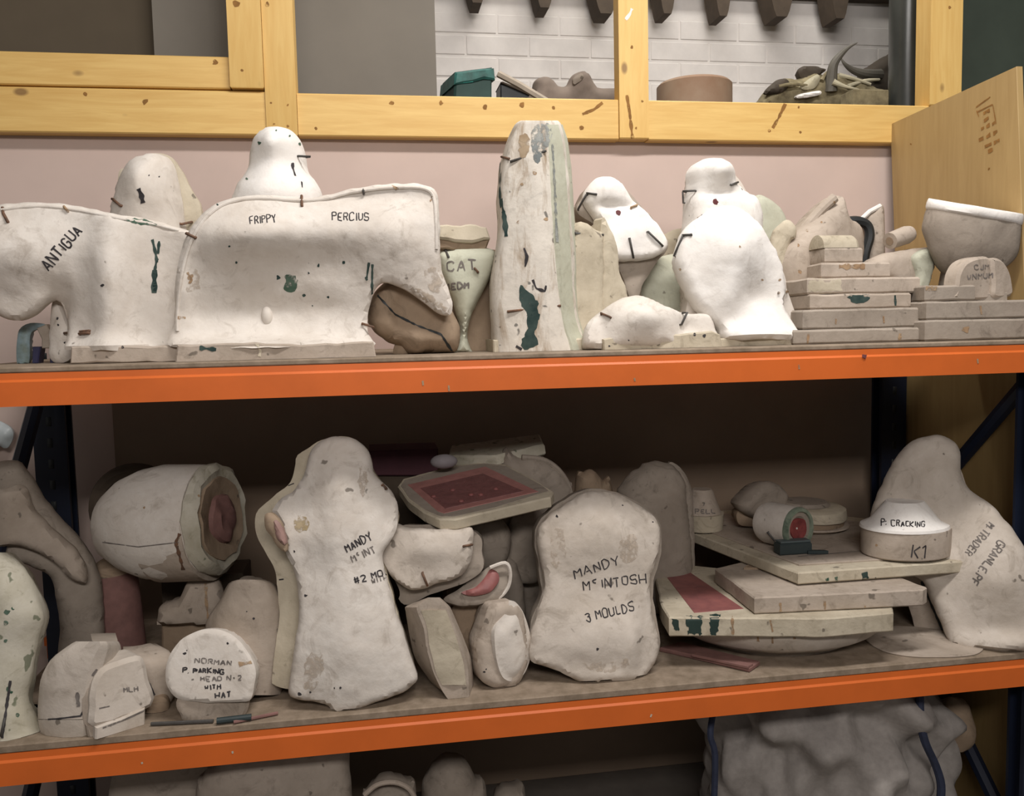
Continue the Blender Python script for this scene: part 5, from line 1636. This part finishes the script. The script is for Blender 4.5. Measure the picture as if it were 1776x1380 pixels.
for q in ([(1499, 992), (1502, 1008)],):
    t.strokes('paint_stain', [q], 10, 'paint')
for q in ([(1450, 1000), (1452, 1012)], [(1434, 1002), (1436, 1012)]):
    t.strokes('paint_stain', [q], 5, 'greenpaint')
t.spots([(1518, 1003, 3), (1314, 995, 3)], 'ink')
t.done()
zj = zi + 0.0045

# things standing on the top plate
t = lmould('small flowerpot-shaped mould at the back left of the big top plate')
c = atz(1226, 924, zi)
r0 = (at(1262, 915, c.y).x - at(1190, 915, c.y).x) / 2
zt = at(1222, 852, c.y).z
zm = at(1226, 893, c.y).z
t.add('base', revolve((c.x, c.y + r0 * .6, zi + 0.0045), (0, 0, 1), [(0, r0 * .94), (zm - zi - .0045, r0)], 28), M['cream'])
t.add('cone', revolve((c.x, c.y + r0 * .6, zm + 0.0002), (0, 0, 1), [(0, r0 * .88), ((zt - zm) * .9, r0 * .52), (zt - zm, r0 * .44)], 28), M['dusty'])
t.write('PELL', 1206, 890, 7, 0, 0.9, 2.0, 'fadedink', 1); t.write('?', 1218, 877, 6, 0, 0.8, 2.0, 'fadedink', 1)
t.done()
t = lmould('white cone-shaped mould on a lettered base at the right of the top plate')
c = atz(1570, 968, zj)
r0 = (at(1640, 950, c.y).x - at(1500, 950, c.y).x) / 2
yc = c.y + r0 * .45
cx = (at(1640, 950, yc).x + at(1500, 950, yc).x) / 2
r0 = (at(1640, 950, yc).x - at(1500, 950, yc).x) / 2
zm, zt = at(1570, 929, yc - r0 * .8).z, at(1560, 874, yc - r0 * .3).z
t.add('base', revolve((cx, yc, zj + 0.0003), (0, 0, 1), [(0, r0 * .97), (0.003, r0), (zm - zj - .003, r0), (zm - zj, r0 * .99)], 36, squash=0.8), M['dusty'])
t.add('cone', revolve((cx - 0.004, yc, zm + 0.0004), (0, 0, 1), [(0, r0 * 1.0), (0.006, r0 * .98), (0.014, r0 * .80), (0.02, r0 * .74), (zt - zm - .005, r0 * .47), (zt - zm, r0 * .42)], 36, squash=0.8), M['whiter'])
t.write('P: CRACKING', 1528, 911, 10, -2, 0.56, 2.0, 'ink', 1, jit=.1); t.write('K1', 1582, 966, 22, -8, 0.55, 2.4, 'ink', 0, jit=.14); t.spots([(1520, 945, 3)], 'rustmark', 0)
t.done()
t = lmould('stubby white cylinder mould with a red core and green edge on the top plate')
zc = zj + 0.047
d = Vector((0.45, -1.0, 0.0)).normalized()
rc = 0.049
c = at(1384, 914, 0.25)
c.z = zj + rc + 0.0005
t.add('shell', revolve(c - d * 0.10, d, [(0, rc * .6), (0.006, rc * .9), (0.02, rc), (0.098, rc)], 32, amp=0.001), M['white'])
t.add('edge', revolve(c, d, [(-0.004, rc), (0.001, rc * 1.01), (0.006, rc * .97), (0.006, rc * .82), (-0.002, rc * .80)], 32, amp=0.0015), M['greenedge'] if 'greenedge' in M else plaster('green_rimmed_plaster', (0.26, 0.30, 0.23), (0.045, 0.085, 0.06), 0.95))
t.add('collar', revolve(c, d, [(-0.004, rc * .80), (0.001, rc * .80), (0.001, rc * .6), (-0.004, rc * .5)], 28, amp=0.001), M['grey'])
t.add('rubber_core', revolve(c, d, [(-0.006, rc * .56), (0.003, rc * .54), (0.004, rc * .34), (0.0012, rc * .05)], 20, amp=0.005), M['rubberred'])
t.staple((1333, 922), (1345, 936), r=0.003, mat='iron')
t.done()
t = Thing('clay_block', 'dark slate-coloured block in front of the stubby cylinder mould', 'block')
c2 = atz(1382, 962, zj)
hp = HP(zj + 0.027)
t.add('block', box(at(1353, 950, c2.y).x, at(1408, 950, c2.y).x, c2.y, c2.y + 0.03, zj + 0.0003, zj + 0.026, 0.003), M['slate'])
t.add('top_layer', box(at(1355, 950, c2.y).x, at(1407, 950, c2.y).x, c2.y + .002, c2.y + 0.028, zj + 0.0262, zj + 0.031, 0.002), plain('slate_top', (0.10, 0.13, 0.135), 0.5))
t.add('sliver', slab_uv(HP(zj + 0.008), [(at(1400, 955, c2.y).x, c2.y - .004), (at(1432, 955, c2.y).x, c2.y - .012), (at(1430, 955, c2.y).x, c2.y - .002), (at(1400, 955, c2.y).x, c2.y + .012)], 0.0075, 0.001, 0.03), M['slate'])
t.done()
t = lmould('round double mould with a rope edge lying behind the stubby cylinder')
c = at(1412, 880, 0.42)
r0 = (at(1470, 880, 0.42).x - at(1355, 880, 0.42).x) / 2
zq = zi + 0.0045
t.add('lower_half', revolve((c.x + 0.005, 0.44, zq), (0, 0, 1), [(0, r0 * .8), (0.008, r0), (0.012, r0)], 32), M['dusty'])
t.add('core', revolve((c.x, 0.44, zq + 0.0122), (0, 0, 1), [(0, r0 * .9), (0.014, r0 * .92)], 32), M['brown'])
t.add('upper_half', revolve((c.x, 0.44, zq + 0.0264), (0, 0, 1), [(0, r0 * .98), (0.005, r0), (0.024, r0 * .97), (0.030, r0 * .85), (0.033, r0 * .4)], 32, amp=0.002), M['cream'])
t.add('top_piece', revolve((c.x - 0.01, 0.45, zq + 0.0592), (0, 0, 1), [(0, r0 * .7), (0.008, r0 * .6), (0.010, r0 * .3)], 28), M['grey'])
t.done()
t = lmould('grey tilted wedge piece at the back of the top plate beside the double mould')
t.add('wedge', relief(PL(1320, 880, 0.46, 10), [(1280, 875), (1300, 850), (1320, 836), (1345, 838), (1362, 858), (1350, 890), (1320, 900), (1296, 894)], 0.02, 0.05, R=0.02, zmin=zi + 0.0045), M['grey'])
t.add('base', relief(PL(1320, 895, 0.47, 0), [(1285, 880), (1360, 880), (1360, 910), (1285, 910)], 0.005, 0.05, R=0.02, zmin=zi + 0.0045), M['brown'])
t.done()

# --- big figure mould at the right end
t = lmould('big neck-and-shoulder shaped mould with slanting lettering at the lower right')
GO = [(1576, 770), (1600, 758), (1625, 755), (1650, 764), (1664, 784), (1666, 822), (1680, 848), (1712, 872), (1740, 900), (1764, 935), (1790, 980), (1810, 1040), (1815, 1128), (1780, 1126), (1720, 1124), (1665, 1122), (1648, 1118), (1632, 1080), (1616, 1045), (1598, 1005), (1545, 985), (1514, 950), (1508, 905), (1520, 862), (1548, 802)]
t.add('front_half', relief(PL(1700, 1120, 0.075, -30, 14), GO, 0.02, 0.01, R=0.03, rim=0.016, step=0.008, zmin=ZT, bumps=[(1725, 1000, 60, 80, 0.045), (1610, 830, 40, 60, 0.02), (1730, 1120, 70, 22, 0.035)]), M['pale'])
t.add('back_half', relief(PL(1640, 1105, 0.165, -30, 12), [(1584, 775), (1600, 765), (1650, 770), (1660, 800), (1685, 865), (1735, 935), (1755, 1100), (1640, 1118), (1600, 1102), (1585, 1085), (1575, 1050), (1545, 1000), (1522, 955), (1518, 900), (1530, 862), (1556, 806)],
    0.006, 0.07, R=0.05, rim=0.03, step=0.009, zmin=ZT), M['dusty'])
t.strokes('seam', [[(1598, 1008), (1616, 1050), (1636, 1096), (1648, 1118)]], 4, 'black', 1)
t.write('M.TRADER', 1715, 905, 13, 232, 0.48, 2.3, 'fadedink'); t.write('GRANLE.PF', 1732, 936, 14, 236, 0.52, 2.4, 'fadedink')
t.done()
t = Thing('dust_sheet', 'dusty pale round of card on the shelf under the big right-hand mould', 'card')
hp = HP(ZT + 0.003)
t.add('dust_sheet', slab_uv(hp, [hp.uv(*q) for q in catmull([(1500, 1096), (1540, 1085), (1620, 1090), (1700, 1112), (1690, 1134), (1600, 1138), (1540, 1130), (1505, 1112)], 5)], 0.0028, 0.0008, 0.03), M['dusty']); t.done()
t = Thing('marker_pen', 'dark marker pen with a pinkish stick lying at the left front shelf edge', 'pen')
a, b = atz(376, 1250, ZT + .007), atz(436, 1243, ZT + .007)
t.add('pen', tube([a, a + (b - a) * .5, b], 0.006, 10), M['slate'])
a2, b2 = atz(405, 1252, ZT + .004), atz(482, 1236, ZT + .004)
t.add('stick', tube([a2, b2], 0.0032, 7), M['pinkfoam'])
t.done()
t = Thing('metal_rod', 'thin dark rod lying on the shelf between the block mould and the pen', 'rod')
t.add('metal_rod', tube([atz(262, 1255, ZT + .004), atz(370, 1250, ZT + .004)], 0.0035, 7), M['iron']); t.done()

# ================================================================== UNDER THE LOWER SHELF
M['sack'] = plain('woven_sack', (0.38, 0.35, 0.325), 0.8, scale=60, var=0.2, bstr=0.2)
M['sackblue'] = plain('blue_webbing', (0.035, 0.045, 0.085), 0.8, scale=60)
M['cloth'] = plain('grey_cloth', (0.25, 0.22, 0.195), 0.9, scale=30)
t = Thing('bulk_bag', 'large crumpled white woven sack with blue webbing under the lower shelf', 'sack')
def sackmesh():
    R = []
    c = at(1440, 1370, 0.30)
    for k in range(44):
        f = k / 43
        z = 0.006 + f * 0.50
        ring = []
        for i in range(96):
            a = 2 * math.pi * i / 96
            fold = 0.05 * math.sin(5 * a + 9 * f + 1.5 * math.sin(3 * f * 3)) * (0.3 + f) + 0.028 * math.sin(11 * a - 13 * f) + 0.014 * math.sin(23 * a + 17 * f)
            shp = (1 - 0.25 * max(0, f - .55) ** 1.2) * (1.0 if f < .9 else 1 - (f - .9) * 6)
            ring.append(Vector((c.x + (0.29 * shp + fold * .55) * math.cos(a), 0.335 + (0.24 * shp + fold * .7) * math.sin(a), z + 0.02 * math.sin(4 * a + 2) * f)))
        R.append(ring)
    return loft(R)
t.add('sack', sackmesh(), M['sack'], sharp=80)
t.add('webbing', tube(catmull([tuple(at(x, y, Y)) for x, y, Y in ((1595, 1205, .10), (1596, 1245, .085), (1604, 1285, .085), (1622, 1325, .10), (1632, 1360, .10), (1630, 1400, .10))], 5, False), 0.009, 8), M['sackblue'])
t.add('webbing', tube(catmull([tuple(at(x, y, Y)) for x, y, Y in ((1236, 1240, .12), (1232, 1275, .10), (1240, 1310, .10), (1238, 1400, .10))], 5, False), 0.007, 8), M['sackblue'])
t.add('tied_corner', dome(at(1655, 1252, 0.24), 0.045, 0.05, 0.062, amp=0.25, frq=24), M['brown'])
t.done()
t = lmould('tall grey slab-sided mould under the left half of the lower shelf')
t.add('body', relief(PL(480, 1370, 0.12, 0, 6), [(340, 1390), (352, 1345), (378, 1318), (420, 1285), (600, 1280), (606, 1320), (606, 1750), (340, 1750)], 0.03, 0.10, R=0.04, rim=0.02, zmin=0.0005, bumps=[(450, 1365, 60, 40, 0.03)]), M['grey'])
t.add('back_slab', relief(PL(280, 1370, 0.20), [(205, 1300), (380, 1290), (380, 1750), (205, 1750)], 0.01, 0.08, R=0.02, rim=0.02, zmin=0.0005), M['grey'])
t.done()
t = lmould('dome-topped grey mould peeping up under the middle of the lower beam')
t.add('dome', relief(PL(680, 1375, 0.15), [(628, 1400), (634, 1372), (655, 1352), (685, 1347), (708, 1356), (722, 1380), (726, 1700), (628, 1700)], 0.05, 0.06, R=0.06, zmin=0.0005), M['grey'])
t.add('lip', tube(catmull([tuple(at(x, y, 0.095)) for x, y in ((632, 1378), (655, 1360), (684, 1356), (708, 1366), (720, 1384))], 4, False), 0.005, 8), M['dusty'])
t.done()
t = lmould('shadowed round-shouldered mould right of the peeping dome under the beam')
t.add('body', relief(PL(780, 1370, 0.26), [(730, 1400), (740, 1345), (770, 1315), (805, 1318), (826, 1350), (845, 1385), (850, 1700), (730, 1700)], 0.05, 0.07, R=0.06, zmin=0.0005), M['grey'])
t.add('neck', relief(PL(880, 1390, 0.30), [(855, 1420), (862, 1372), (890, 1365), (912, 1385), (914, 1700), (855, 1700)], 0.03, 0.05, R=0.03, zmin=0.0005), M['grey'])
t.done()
# ------------------------------------------------------------------ beyond the left end of the rack
t = Thing('plastic_sheet', 'crumpled pale blue plastic sheet hanging beyond the left end of the rack', 'plastic')
M['bluesheet'] = plain('pale_blue_polythene', (0.56, 0.62, 0.64), 0.35, scale=14, col2=(0.40, 0.44, 0.44))
pl = PL(0, 760, 0.70, 4)
t.add('sheet', relief(pl, [(-90, 715), (-30, 722), (10, 734), (24, 752), (14, 776), (-20, 792), (-90, 1000)], 0.01, 0.01, R=0.02, rim=0.006, amp=0.008, step=0.008), M['bluesheet'])

t.done()
